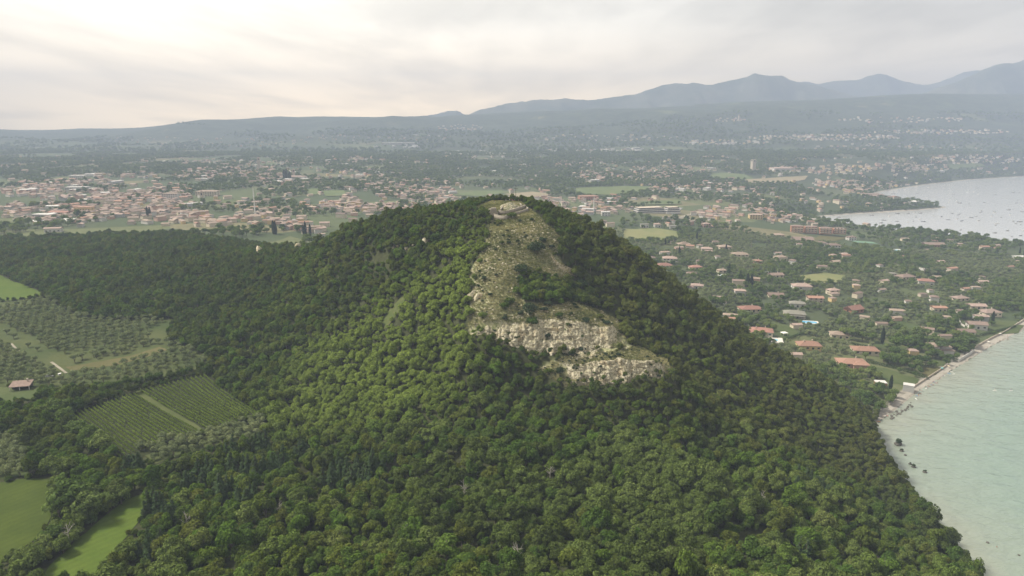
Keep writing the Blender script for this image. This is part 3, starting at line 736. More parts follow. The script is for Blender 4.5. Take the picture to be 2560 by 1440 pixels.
for i in range(2):
    R, h = [5.5, 6.5][i], [10.5, 12.0][i]
    V, F = crown_lobes(240 + i, R, h * 0.62, h, 16, 1900, 0.5, 0.36, 0.6, 0.5, 0.55)
    proto('umbrella', V, F, M_UMB, trunk_mesh("umbrella_trunk", 110 + i, h * 0.85, 0.28, R * 0.6, h * 0.5, 5))
for i in range(4):
    R, h = [1.7, 1.3, 2.1, 1.0][i], [2.0, 1.7, 2.6, 1.2][i]
    V, F = crown_lobes(260 + i, R, 0.15, h, 7, 700, 0.22, 0.5)
    proto('shrub', V, F, M_DARK, trunk_mesh("shrub_stem", 120 + i, h * 0.6, 0.07, R * 0.5, 0.2, 3))
for i in range(3):
    R, h = [1.9, 1.5, 2.3][i], [2.4, 2.0, 2.9][i]
    V, F = crown_lobes(280 + i, R, 0.15, h, 8, 800, 0.24, 0.45)
    proto('scrub', V, F, M_FOREST, trunk_mesh("scrub_stem", 130 + i, h * 0.6, 0.08, R * 0.5, 0.2, 3))

def tree(name, kind, i, loc, rz, sc, label, cat, group):
    tm, cm = PROTO[kind][i % len(PROTO[kind])]
    e = link(name, None, None, loc, rz, sc); e.empty_display_size = 0.5
    tag(e, label, cat, group); link("trunk", tm, e); link("crown", cm, e)
    return e
_pc = {}
def proto_collection(kind):
    if kind not in _pc:
        c = bpy.data.collections.new("source_" + kind)
        for k, (tm, cm) in enumerate(PROTO[kind]):
            me = bpy.data.meshes.new(kind)
            import bmesh
            bm = bmesh.new(); bm.from_mesh(cm); n0 = len(bm.faces)
            bm.from_mesh(tm); bm.faces.ensure_lookup_table()
            for f in bm.faces[n0:]: f.material_index = 1
            bm.to_mesh(me); bm.free(); me.materials.append(cm.materials[0]); me.materials.append(M_BARK)
            c.objects.link(bpy.data.objects.new("%s_source_%02d" % (kind, k), me))
        _pc[kind] = c
    return _pc[kind]
def scatter(name, coll, nproto, P, rz, sc, label, cat, idx=None, sv=None):
    """one mass of copies grown on points"""
    n = len(P)
    me = bpy.data.meshes.new(name); me.vertices.add(n); me.vertices.foreach_set("co", np.asarray(P, np.float32).ravel())
    a = me.attributes.new("turn", 'FLOAT', 'POINT'); a.data.foreach_set("value", np.asarray(rz, np.float32))
    if sv is None: sv = np.repeat(np.asarray(sc)[:, None], 3, 1)
    a = me.attributes.new("size", 'FLOAT_VECTOR', 'POINT'); a.data.foreach_set("vector", np.asarray(sv, np.float32).ravel())
    a = me.attributes.new("pick", 'INT', 'POINT'); a.data.foreach_set("value", (rng.integers(0, nproto, n) if idx is None else np.asarray(idx)).astype(np.int32))
    o = link(name, me)
    ng = bpy.data.node_groups.new(name, 'GeometryNodeTree')
    ng.interface.new_socket("Geometry", in_out='INPUT', socket_type='NodeSocketGeometry')
    ng.interface.new_socket("Geometry", in_out='OUTPUT', socket_type='NodeSocketGeometry')
    N, Lk = ng.nodes, ng.links
    gi, go = N.new('NodeGroupInput'), N.new('NodeGroupOutput')
    ci = N.new('GeometryNodeCollectionInfo'); ci.inputs[0].default_value = coll; ci.inputs[1].default_value = True; ci.inputs[2].default_value = True
    ip = N.new('GeometryNodeInstanceOnPoints'); ip.inputs['Pick Instance'].default_value = True
    def named(nm, ty):
        q = N.new('GeometryNodeInputNamedAttribute'); q.data_type = ty; q.inputs[0].default_value = nm; return q.outputs[0]
    cx = N.new('ShaderNodeCombineXYZ'); Lk.new(named("turn", 'FLOAT'), cx.inputs[2])
    er = N.new('FunctionNodeEulerToRotation'); Lk.new(cx.outputs[0], er.inputs[0])
    Lk.new(gi.outputs[0], ip.inputs['Points']); Lk.new(ci.outputs[0], ip.inputs['Instance'])
    Lk.new(named("pick", 'INT'), ip.inputs['Instance Index']); Lk.new(er.outputs[0], ip.inputs['Rotation']); Lk.new(named("size", 'FLOAT_VECTOR'), ip.inputs['Scale'])
    Lk.new(ip.outputs[0], go.inputs[0])
    md = o.modifiers.new("copies", 'NODES'); md.node_group = ng
    tag(o, label, cat, kind='stuff'); return o
def jitter(poly, sp, jit=0.45):
    poly = np.asarray(poly)[:, :2]; lo, hi = poly.min(0), poly.max(0)
    gx, gy = np.meshgrid(np.arange(lo[0], hi[0], sp, dtype=float), np.arange(lo[1], hi[1], sp * 0.87, dtype=float))
    gx[1::2] += sp / 2; gx = gx.ravel() + rng.uniform(-jit, jit, gx.size) * sp; gy = gy.ravel() + rng.uniform(-jit, jit, gy.size) * sp
    k = inpoly(gx, gy, poly); return gx[k], gy[k]
def inframe(x, y, z, mg=40):
    u, v, f = proj(x, y, z); return (f > 1) & (u > -mg) & (u < 2560 + mg) & (v > -mg) & (v < 1440 + mg)

# ------------------------------------------------------------------ the wood on the hill
fx, fy = jitter(HILLPOLY, 3.3)
kk = (fy > 300) | (rng.random(len(fx)) < 0.74); fx, fy = fx[kk], fy[kk]
keep = ~inpoly(fx, fy, LAKE) & (fy > 60)
for pl in list(BARE) + list(FW.values()): keep &= ~inpoly(fx, fy, pl)
keep &= polydist(fx, fy, SHORE) > 2.0
fx, fy = fx[keep], fy[keep]; fz = H(fx, fy)
keep = inframe(fx, fy, fz + 4, 150) & ((fx - fx[0]) > -1e9); fx, fy, fz = fx[keep], fy[keep], fz[keep]
tu, tv, _ = proj(fx, fy, fz + 6.0); mu, mv, _ = proj(fx, fy, fz + 2.5)
keep = np.ones(len(fx), bool)            # nothing tall stands right in front of the open fields and rocks
for pl in list(FIELDS_PX.values()) + [BARE_PX, LEDGE_PX, STREAK_PX]:
    keep &= ~inpoly(tu, tv, np.array(pl)) & ~inpoly(mu, mv, np.array(pl))
low = ~keep                              # only low scrub right in front of the open fields and rocks
nf = len(fx)
frot = rng.random(nf) * 6.283
zone = fbm(fx / 45.0, fy / 45.0, 3)
dist = np.sqrt(fx ** 2 + fy ** 2 + (CAM_Z - fz) ** 2)
fs = (0.47 + 0.78 * rng.random(nf) ** 2.2) * (0.85 + 0.35 * zone)
fs *= np.where((fx > 40) & (fy > 300), 0.9, 1.0)
fs *= np.where(fy > 300, 0.90, 1.0)
fs = np.where(fz > 136, np.minimum(fs, 0.62), fs)
bigt = (rng.random(nf) < 0.08) & (fy < 300); fs[bigt] *= rng.uniform(1.15, 1.4, int(bigt.sum())); fs = np.minimum(fs, 1.35)
fs[low] = rng.uniform(0.34, 0.52, int(low.sum()))
kind = np.zeros(nf, int)                      # 0 mixed, 1 holm oak, 2 conifer
hz_ = fbm(fx / 60.0 + 9, fy / 60.0 + 4, 3) + rng.normal(size=nf) * 0.07
kind[(hz_ > 0.63) & (fy < 300)] = 1
kind[(rng.random(nf) < 0.05) & (fy < 330)] = 1
pin_px = G([870, 905, 940, 385, 330, 420, 520, 560, 600, 640, 560, 480, 700, 760, 830, 2020, 1980, 2060, 1990, 380, 660, 620], [1190, 1215, 1185, 1290, 1180, 1310, 1200, 1150, 1180, 1130, 1240, 1230, 1180, 1140, 1210, 1215, 1235, 1240, 1400, 1390, 1200, 1260])
for q in pin_px[:, :2]:
    dd = np.hypot(fx - q[0], fy - q[1]); kind[dd < 4.5] = 2
u_, v_, f_ = proj(fx, fy, fz + 4)
vis = inframe(fx, fy, fz + 4, -5)
score = np.where(vis, fs / dist, 0)
MARKS = [(-175, 215, "beside the mown meadow strip"), (-130, 300, "below the vineyard"), (-60, 260, "on the vineyard side of the saddle"), (0, 190, "in the middle of the foreground"), (45, 290, "below the lower cliff"), (110, 220, "on the lake side of the foreground"), (190, 270, "above the lake shore"), (-80, 190, "between meadow strip and foreground centre"), (-230, 250, "around the two meadows"), (150, 340, "on the lower lake side slope")]
def where(x, y): return min(MARKS, key=lambda q: (q[0] - x) ** 2 + (q[1] - y) ** 2)[2]
names = [('oak', 'oak_tree', 'leafy green crown in the mixed wood ', 'trees of the mixed wood'),
         ('holm', 'holm_oak_tree', 'rounded grey green evergreen oak ', 'grey green evergreen oaks in the wood'),
         ('pine', 'conifer_tree', 'dark layered conifer rising from the wood ', 'conifers in the foreground wood')]
kf = ['oak', 'holm', 'pine']
for k, (pk, nm, lb, gp) in enumerate(names):
    idx = np.where(kind == k)[0]; idx = idx[np.argsort(-score[idx])]
    top = [i for i in idx[:300] if score[i] > 0]; ts = set(top)
    for i in top:
        s = fs[i] * (1.0 if k < 2 else 0.95 / max(fs[i], .5) * rng.uniform(0.75, 1.1))
        tree(nm, pk, int(rng.integers(0, 99)), (fx[i], fy[i], fz[i] - 1.3 * min(1.0, fs[i])), frot[i], (s * rng.uniform(.82, 1.22), s * rng.uniform(.82, 1.22), s * rng.uniform(0.78, 1.28)), lb + where(fx[i], fy[i]), 'tree', gp)
    rest = np.array([i for i in idx if i not in ts])
    if len(rest):
        sv = np.stack([fs[rest] * rng.uniform(0.8, 1.25, len(rest)), fs[rest] * rng.uniform(0.8, 1.25, len(rest)), fs[rest] * rng.uniform(0.75, 1.3, len(rest))], 1)
        scatter({'oak': 'forest', 'holm': 'evergreen_forest', 'pine': 'conifer_forest'}[pk], proto_collection(pk), len(PROTO[pk]), np.stack([fx, fy, fz - 1.3 * np.minimum(1.0, fs)], 1)[rest], frot[rest], None,
                {'oak': 'unbroken mixed wood over the hill slopes and saddle', 'holm': 'grey green evergreen oaks scattered through the wood on the slopes', 'pine': 'conifers deeper in the wood'}[pk], 'forest', sv=sv)
print("forest trees", nf)

# ------------------------------------------------------------------ fields at the foot of the hill
sheet("meadow", FW['meadow_1'], 4, 0.22, M_MEADOW, "smooth green meadow in the bottom corner beside the tree belt", "meadow")
sheet("meadow", FW['meadow_2'], 4, 0.22, M_MEADOW2, "bright green mown strip between tree belt and wood", "meadow")
sheet("meadow", FW['meadow_3'], 5, 0.30, M_MEADOW2, "pale green meadow above the olive grove", "meadow")
sheet("lawn", FW['shed_lawn'], 4, 0.20, M_LAWN, "rough grass around the small shed", "lawn")
sheet("grove_ground", FW['olive_a'], 5, 0.18, M_GROVE, "dry grass under the large olive grove", "ground")
sheet("grove_ground", FW['olive_b'], 4, 0.18, M_GROVE, "grass under the narrow olive strip below the vineyard", "ground")
sheet("grove_ground", FW['olive_c'], 4, 0.18, M_GROVE, "grass under the olive rows at the picture edge", "ground")
sheet("vineyard_ground", gpoly([(155, 1043), (335, 978), (514, 932), (665, 1036), (640, 1050), (515, 1090), (300, 1160)]), 4, 0.20, M_VFLOOR, "grass and soil under the vine rows", "ground")
sheet("dry_strip", gpoly([(165, 918), (250, 905), (330, 890), (400, 868), (420, 876), (330, 905), (250, 920), (175, 928)]), 3, 0.32, M_DRY, "dry yellow grass strip through the olive grove", "path")
ribbon("path", gpoly([(28, 860), (36, 868), (46, 879)]), 1.4, 0.36, M_GRAVELROAD, "short pale piece of gravel track at the olive grove's edge", "path")
ribbon("path", gpoly([(128, 906), (145, 918), (166, 934)]), 1.5, 0.36, M_GRAVELROAD, "pale gravel track end beside the parked white cars", "path")

ribbon('lane', gpoly([(340, 980), (420, 1030), (512, 1086)]), 3.8, 0.34, M_LANE, 'pale grassy lane dividing the two vineyard blocks', 'path')
sheet("grass_chute", gpoly(STREAK_PX), 3, 0.35, M_CHUTE, "steep pale grass chute between the trees on the wooded face", "grass")
# vineyard: every row is a thing of its own
M_POST = plain_mat("weathered_wood", (0.22, 0.19, 0.15), 0.2, 2.0)
pm = MB(); pm.tube([(0, 0, 0), (0, 0, 2.1)], [0.06, 0.05], 5); POSTM = pm.mesh("post", [M_POST])
def vine_row(a, b, seed, label, group):
    r = np.random.default_rng(seed); a = np.array(a[:2]); b = np.array(b[:2]); L = np.hypot(*(b - a)); n = int(L * 34)
    tt_ = r.random(n); tt_ = tt_[fbm(tt_ * L / 1.6 + seed, tt_ * 0 + seed, 2) > 0.24]; n = len(tt_)
    d = (b - a) / L; pn = np.array([-d[1], d[0]])
    off = r.normal(size=n) * 0.14; hh = 0.6 + 1.1 * r.random(n) ** 0.8
    xy = a + np.outer(tt_ * L, d) + np.outer(off, pn); z = H(xy[:, 0], xy[:, 1])
    C = np.column_stack([xy, z + hh]); N = np.column_stack([np.outer(np.sign(off), pn) * 0.8, 0.6 * np.ones(n)]) + r.normal(size=(n, 3)) * 0.5
    o0 = np.array([a[0], a[1], h1(*a)])
    V, F = leaves(C - o0, N, 0.26 * r.uniform(.7, 1.3, n), r)
    e = link("vine_row", None, None, tuple(o0)); tag(e, label, "vine row", group)
    link("foliage", mesh_np("vine_foliage", V, F, [M_VINE]), e)
    for q in (a, (a + b) / 2, b):
        link("post", POSTM, e, (q[0] - o0[0], q[1] - o0[1], h1(*q) - o0[2]))
vp = {k: gpoly(v) for k, v in {'a': [(172, 1042), (333, 987), (302, 1146), (494, 1081)], 'b': [(352, 979), (510, 940), (522, 1076), (642, 1036)]}.items()}
for key, n, lb, gp in (('a', 18, "leafy vine row in the block nearer the meadows", "vine rows of the near block"), ('b', 15, "leafy vine row in the block below the wood edge", "vine rows of the far block")):
    q = vp[key]
    for i in range(n):
        f = i / (n - 1); vine_row(q[0] + (q[1] - q[0]) * f, q[2] + (q[3] - q[2]) * f, 500 + i + 50 * (key == 'b'), lb, gp)

# olive trees
OL = []
for k, sp in (('olive_a', 6.1), ('olive_b', 4.6), ('olive_c', 5.0)):
    x, y = jitter(FW[k], sp, 0.17)
    ok = np.ones(len(x), bool)
    if k == 'olive_a':
        ok &= ~inpoly(x, y, gpoly([(150, 915), (250, 898), (400, 862), (430, 870), (330, 908), (250, 925), (190, 940), (150, 935)]))
        ok &= fbm(x / 30.0, y / 30.0, 2) > 0.27
        ok &= polydist(x, y, gpoly([(-20, 828), (10, 850), (60, 880), (110, 905), (150, 925), (165, 935)])[:, :2]) > 3.5
        ok &= polydist(x, y, gpoly([(0, 815), (100, 870), (170, 915)])[:, :2]) > 3.0
    OL.append(np.stack([x[ok], y[ok]], 1))
OL = np.vstack(OL); olz = H(OL[:, 0], OL[:, 1])

# belt of taller trees round the vineyard and between the meadows
def line_trees(px, sp, kinds, smin, smax, label, group, name='belt_tree'):
    q = gpoly(px)[:, :2]
    for a, b in zip(q[:-1], q[1:]):
        L = np.hypot(*(b - a)); n = max(1, int(L / sp))
        for i in range(n):
            p_ = a + (b - a) * (i + rng.uniform(0, .7)) / n + rng.normal(size=2) * 0.8
            k = kinds[int(rng.integers(0, len(kinds)))]; s = rng.uniform(smin, smax)
            tree(name, k, int(rng.integers(0, 99)), (p_[0], p_[1], h1(*p_)), rng.random() * 6.28, s, label, 'tree', group)
line_trees([(110, 1000), (165, 990), (230, 985), (330, 968), (420, 950), (500, 930)], 3.0, ['garden', 'scrub', 'oak'], 0.55, 0.8, "dark bushy tree in the belt between olive grove and vineyard", "belt between grove and vineyard")
line_trees([(150, 1040), (190, 1085), (250, 1130), (290, 1160)], 3.6, ['garden', 'oak'], 0.7, 1.1, "tall tree in the clump on the vineyard's lower edge", "clump beside the vineyard")
line_trees([(30, 1430), (90, 1400), (150, 1340), (210, 1320), (260, 1290), (330, 1230)], 3.4, ['garden', 'holm'], 0.6, 0.95, "dark tree in the belt dividing the two meadows", "belt between the two meadows")
for (u, v, s) in ((185, 1290, 1.5), (150, 1300, 1.1), (225, 1300, 1.2)):
    q = G([u], [v])[0]; tree('belt_tree', 'garden', 3, tuple(q), 1.0, s, {1.5: "largest dark rounded tree in the belt dividing the two meadows", 1.1: "smaller dark tree on the meadow side of the largest belt tree", 1.2: "dark tree right behind the largest belt tree"}[s], 'tree', None)
q = G([2378], [1350])[0]; tree('coast_tree', 'oak', 1, (206, 277, h1(206, 277) - 0.5), 0.4, 1.25, "single taller tree leaning out over the water's edge", 'tree', None)

M_DEAD = plain_mat("dead_wood", (0.34, 0.32, 0.28), 0.2, 2.0)
def dead_mesh(seed):
    r = random.Random(seed); b = MB(); b.tube([(0, 0, -1), (0.1, 0, 3.5), (r.uniform(-.4, .4), r.uniform(-.4, .4), 8.0)], [0.2, 0.14, 0.04], 5)
    for i in range(9):
        a = r.uniform(0, 6.28); z = r.uniform(2.5, 6.5); L = r.uniform(1.2, 2.8); tip = (math.cos(a) * L, math.sin(a) * L, z + L * r.uniform(.5, 1.1))
        b.tube([(0.05, 0, z), (tip[0] * .5, tip[1] * .5, z + (tip[2] - z) * .45), tip], [.08, .055, .02], 4)
        for j in range(2): b.tube([(tip[0] * .5, tip[1] * .5, z + (tip[2] - z) * .45), (tip[0] * .6 + r.uniform(-.7, .7), tip[1] * .6 + r.uniform(-.7, .7), tip[2] + r.uniform(-.2, .6))], [.05, .015], 4)
    return b.mesh("dead_branches", [M_DEAD])
DEADM = [dead_mesh(3), dead_mesh(8), dead_mesh(12)]
for k, (u, v) in enumerate([(1295, 1395), (470, 1300), (1430, 1200), (1375, 1180), (700, 1270), (1160, 1220), (1900, 1250), (1020, 1330), (1640, 1330), (175, 1335)]):
    q = G([u], [v + 30])[0]; o = link("dead_tree", DEADM[k % 3], None, (q[0], q[1], q[2]), k * 1.3, rng.uniform(.85, 1.15)); tag(o, "pale leafless dead tree poking out of the foreground wood", "tree", "dead trees in the foreground wood")

# ------------------------------------------------------------------ rock faces
def cliff(top, bot, label, seed, amp=1.9, ns=230, nt_=60, fwd=0.6):
    T = np.array([PY(*p) for p in top]); B = np.array([PY(*p) for p in bot])
    def res(P):
        d = np.concatenate([[0], np.cumsum(np.linalg.norm(np.diff(P, axis=0), axis=1))]); f = np.linspace(0, d[-1], ns)
        return np.stack([np.interp(f, d, P[:, k]) for k in range(3)], 1), f
    T, fT = res(T); B, _ = res(B)
    if ns > 100: T[:, 2] += (fbm(fT / 5.0 + seed, fT * 0 + 1.5, 4) - 0.5) * 5.0; B[:, 2] += (fbm(fT / 7.0 + seed, fT * 0 + 8.5, 3) - 0.5) * 4.0
    rows = []
    dirs = (B - T); out = np.stack([np.zeros(ns) + 0.15, -np.ones(ns), np.zeros(ns) + 0.1], 1)
    for j in range(nt_):
        f = j / (nt_ - 1); P = T + dirs * f
        s_ = fT; zz = P[:, 2]
        ver = fbm(s_ / 3.2 + seed, zz / 11.0 + seed, 4); lay_ = vnoise(s_ / 14.0 + seed, zz / 1.1 + seed * 2); det = fbm(s_ / 0.9 + seed, zz / 0.9, 3)
        bl1 = _perm[(np.floor(s_ / 2.6 + 0.6 * np.sin(zz * 0.9)).astype(int) + int(seed)) & 255, np.floor(zz / 1.9).astype(int) & 255]; bl2 = _perm[(np.floor(s_ / 1.1).astype(int) * 7 + int(seed)) & 255, np.floor(zz / 0.8 + 0.4 * np.sin(s_)).astype(int) & 255]
        e = np.minimum(np.minimum(np.arange(ns), ns - 1 - np.arange(ns)) / (ns * 0.12), 1)
        k = (fwd + amp * (1.7 * (ver - 0.35) + 0.35 * (lay_ - 0.4) + 1.0 * (det - 0.5)) + 0.85 * (bl1 - 0.5) + 0.5 * (bl2 - 0.5)) * e - (1 - e) * 2.5
        rows.append(P + out * k[:, None])
    first = rows[0].copy(); first[:, 1] += 3.0; first[:, 2] = np.minimum(H(first[:, 0], first[:, 1]) - 0.25, first[:, 2] + 1.5)
    last = rows[-1].copy(); last[:, 2] -= 3.0; last[:, 1] += 1.0
    V = np.vstack([first] + rows + [last]); n = nt_ + 2
    ii = (np.arange(n - 1)[:, None] * ns + np.arange(ns - 1)[None, :]).ravel()
    o = link("limestone_cliff", mesh_np("limestone_cliff", V, np.stack([ii, ii + ns, ii + ns + 1, ii + 1], 1), [M_ROCK]))
    tag(o, label, "cliff", "pale rock faces on the hill"); return o
cliff(*CLIFF_A, "long pale limestone cliff below the bare slope", 3.0)
cliff(*CLIFF_B, "lower limestone cliff above the dark wood", 9.0)
cliff([(1335, 925, 332), (1380, 908, 332.5), (1440, 893, 334), (1500, 885, 335.5), (1535, 879, 337)], [(1340, 936, 330.5), (1385, 920, 331), (1440, 905, 332.5), (1500, 896, 334), (1540, 889, 335.5)], "narrow sloping rock ledge between the two cliffs", 14.0, 0.7, 80, 10)
ribbon("path", gpoly([(1380, 640), (1384, 655), (1398, 668), (1420, 676), (1440, 684)]), 2.6, 0.25, M_PATH, "sandy footpath dropping off the bare slope", "path", 1.5)
ribbon("path", gpoly([(1462, 774), (1475, 778), (1490, 786), (1506, 778)]), 1.8, 0.25, M_PATH, "short sandy path bend above the long cliff", "path", 1.2)

# bushes rooted in ledges of the two cliffs
for (T_, B_), n in ((CUTS[0], 22), (CUTS[1], 14)):
    for k in range(n):
        x = rng.uniform(T_[0, 0] + 1, T_[-1, 0] - 1); f = rng.random() ** 0.7 * (1.0 if k % 3 else 0.15)
        y0, z0, y1, z1 = [np.interp(x, Q[:, 0], Q[:, j]) for Q, j in ((T_, 1), (T_, 2), (B_, 1), (B_, 2))]
        tree("ledge_shrub", 'shrub' if k % 2 else 'scrub', k, (x, y0 + (y1 - y0) * f - 0.7, z0 + (z1 - z0) * f - 0.4), rng.random() * 6, rng.uniform(0.4, 0.95), "small bush rooted in a ledge of the pale cliffs", "shrub", "bushes on cliff ledges")
# stones, tufts and bushes on the bare slope
import bmesh
def rock_mesh(name, seed, m, flat=0.7):
    bm = bmesh.new(); bmesh.ops.create_icosphere(bm, subdivisions=2, radius=0.5); r = random.Random(seed)
    ph = [r.uniform(0, 9) for _ in range(3)]
    for v in bm.verts:
        n = float(fbm(np.array([v.co.x * 2.2 + ph[0] + 20]), np.array([v.co.y * 2.2 + v.co.z * 1.7 + ph[1] + 20]), 3)[0])
        v.co *= 0.55 + 0.95 * n; v.co.z *= flat
    me = bpy.data.meshes.new(name); bm.to_mesh(me); bm.free(); me.materials.append(m); return me
OUTM = [rock_mesh("outcrop_rock", 60 + k, M_ROCK, 0.9) for k in range(5)]
for (u0, v0, du, dv, n, lb, gp) in ((1000, 618, 34, 13, 12, "pale rock in the broken band under the trees of the ridge", "ridge rock band"), (1158, 585, 14, 16, 10, "yellowish rock in the patch just below the ruin", "rock patch below the ruin"), (1186, 745, 12, 14, 8, "pale rock of the outcrop on the edge of the bare slope", "outcrop on the bare edge"), (1070, 606, 30, 10, 8, "grey rock in the cliffy ridge between the bushes", "cliffy ridge rocks")):
    for k in range(n):
        q = G([u0 + rng.normal() * du * 0.5], [v0 + rng.normal() * dv * 0.5])[0]; s = rng.uniform(1.6, 4.2)
        e = link("outcrop_rock", OUTM[k % 5], None, (q[0], q[1], q[2] + 0.1 * s), rng.random() * 6, (s * rng.uniform(.8, 1.4), s * rng.uniform(.6, 1), s * rng.uniform(.7, 1.3))); tag(e, lb, "rock", gp)
col_stone = bpy.data.collections.new("source_stone")
for k in range(4): col_stone.objects.link(bpy.data.objects.new("stone_source_%02d" % k, rock_mesh("stone", k, M_ROCK)))
bx, by = jitter(BARE[0], 0.95, 0.5)
st_n = fbm(bx / 7.0, by / 7.0, 3) + rng.normal(size=len(bx)) * 0.10
e = st_n > 0.52; sx, sy = bx[e], by[e]
scatter("scree", col_stone, 4, np.stack([sx, sy, H(sx, sy) + 0.05], 1), rng.random(len(sx)) * 6.28, 0.35 + 1.15 * rng.random(len(sx)) ** 3, "pale loose stones scattered over the bare slope", "stones")
def tuft_mesh(seed):
    r = np.random.default_rng(seed); n = 26
    C = np.column_stack([r.normal(size=(n, 2)) * 0.28, 0.12 + 0.2 * r.random(n)]); N = r.normal(size=(n, 3)) + np.array([0, 0, 0.6])
    return leaves(C, N, 0.2 * r.uniform(.7, 1.4, n), r, 0.4)
M_TUFT = leaf_mat("grass_tuft", [(0.0, (0.11, 0.135, 0.055)), (0.4, (0.19, 0.20, 0.088)), (0.7, (0.33, 0.31, 0.165)), (1.0, (0.46, 0.42, 0.26))], 0.06, 0.6, 0.3, 0.2)
col_tuft = bpy.data.collections.new("source_tuft")
for k in range(3):
    V, F = tuft_mesh(70 + k); col_tuft.objects.link(bpy.data.objects.new("tuft_source_%02d" % k, mesh_np("tuft", V, F, [M_TUFT])))
bx, by = jitter(BARE[0], 0.8, 0.5); bx2, by2 = jitter(BARE[1], 0.8, 0.5); bx3, by3 = jitter(BARE[4], 0.8, 0.5); bx, by = np.concatenate([bx, bx2, bx3]), np.concatenate([by, by2, by3])
scatter("grass", col_tuft, 3, np.stack([bx, by, H(bx, by)], 1), rng.random(len(bx)) * 6.28, 0.7 + 1.1 * rng.random(len(bx)), "dry grass tufts covering the bare slope", "grass")
bx, by = jitter(BARE[0], 3.2, 0.5); bx2, by2 = jitter(BARE[1], 2.2, 0.5); bx, by = np.append(bx, bx2), np.append(by, by2); e = fbm(bx / 9.0 + 50, by / 9.0, 3) + rng.normal(size=len(bx)) * 0.06 > 0.50; bx, by = bx[e], by[e]
scatter("undergrowth", proto_collection('shrub'), 4, np.stack([bx, by, H(bx, by) - 0.1], 1), rng.random(len(bx)) * 6.28, rng.uniform(0.22, 0.6, len(bx)), "small dark scrub dotted over the bare stony slope", "undergrowth")
def bush(u, v, s, kind, label, name="shrub", gp=None, i=None):
    q = G([u], [v])[0]; return tree(name, kind, int(rng.integers(0, 9)) if i is None else i, (q[0], q[1], q[2] - 0.1), rng.random() * 6.28, s, label, "shrub", gp)
bush(1344, 634, 2.6, 'shrub', "biggest dark round bush on the bare slope beside the footpath", i=2)
bush(1357, 606, 1.6, 'shrub', "smaller upright dark bush just above the biggest one", i=0)
bush(1305, 686, 2.2, 'shrub', "dark round bush at the top of the thicket", i=2)
bush(1282, 546, 1.4, 'scrub', "green bush at the foot of the ruin's front wall")
bush(1410, 878, 1.7, 'shrub', "dark bush at the cliff foot, first of the pair")
bush(1455, 878, 1.7, 'shrub', "dark bush at the cliff foot, second of the pair")
bush(1240, 502, 2.6, 'scrub', "low rounded bush behind the ruin's courtyard wall", i=2)
bush(1212, 545, 2.3, 'scrub', "leafy green bush hanging under the ruin's front corner", i=2)
for k, (u, v, s) in enumerate([(1255, 612, 1.2), (1272, 610, 1.5), (1262, 633, 0.9), (1215, 620, 1.2), (1240, 690, 1.2), (1225, 740, 1.4), (1275, 765, 1.9), (1300, 790, 1.7), (1322, 785, 2.1), (1328, 812, 1.8),
        (1262, 806, 1.1), (1360, 780, 1.7), (1400, 800, 1.4), (1370, 765, 1.5), (1465, 808, 1.5), (1500, 800, 1.4), (1515, 812, 1.6), (1435, 765, 1.2), (1206, 800, 1.2), (1235, 825, 1.1), (1290, 730, 1.6), (1262, 772, 1.3),
        (1380, 620, 1.4), (1395, 640, 1.3), (1200, 660, 1.5), (1210, 700, 1.3), (1370, 845, 1.4), (1268, 838, 1.0), (1400, 935, 1.3), (1440, 925, 1.1), (1370, 935, 1.2), (1430, 888, 1.3), (1545, 890, 1.4), (1250, 560, 1.0), (1300, 555, 0.9), (1330, 552, 1.0)]):
    bush(u, v, s, 'shrub' if k % 3 else 'scrub', "low bush scattered over the bare stony slope", "shrub", "low bushes on the bare slope")
tx, ty = jitter(gpoly([(1300, 690), (1400, 705), (1470, 715), (1510, 765), (1400, 762), (1330, 755), (1295, 720)]), 3.0, 0.4)
for x, y in zip(tx, ty):
    k = 'shrub' if rng.random() < .7 else 'scrub'
    tree("shrub", k, int(rng.integers(0, 9)), (x, y, h1(x, y)), rng.random() * 6, rng.uniform(1.1, 1.9), "dark shrub in the thicket in the middle of the bare slope", "shrub", "thicket on the bare slope")

# ------------------------------------------------------------------ ruin on the summit
m, nt = mat("ruin_stone"); t = NT(nt); p = pos(t)
br = t.n("ShaderNodeTexBrick"); br.inputs['Scale'].default_value = 1.6; br.inputs['Mortar Size'].default_value = 0.03
mpp = t.n("ShaderNodeMapping"); mpp.inputs['Rotation'].default_value = (math.radians(90), 0, 0); t.put(mpp.inputs[0], p); t.put(br.inputs[0], mpp.outputs[0])
br.inputs['Color1'].default_value = (0.30, 0.27, 0.22, 1); br.inputs['Color2'].default_value = (0.21, 0.19, 0.155, 1); br.inputs['Mortar'].default_value = (0.2, 0.18, 0.15, 1)
cc = t.mix(t.rng(t.noise(p, 0.8, 5, 0.65), 0.35, 0.65, 0, 0.55), br.outputs[0], (0.33, 0.30, 0.245)); t.out(t.bsdf(cc, 0.9, 0.2, t.noise(p, 3.0, 4), 0.6, 0.2)); M_RUIN = m
M_COPING = plain_mat("pale_coping", (0.27, 0.245, 0.20), 0.2, 1.5)
M_COURT = plain_mat("courtyard_gravel", (0.21, 0.17, 0.125), 0.18, 0.6)
M_IRON = plain_mat("dark_iron", (0.06, 0.06, 0.065), 0.1, 2.0, 0.5)
ruin = link("castle_ruin", None, None, (-5, 435, 148.0)); tag(ruin, "low stone castle ruin with pale coping crowning the bare hilltop", "ruin")
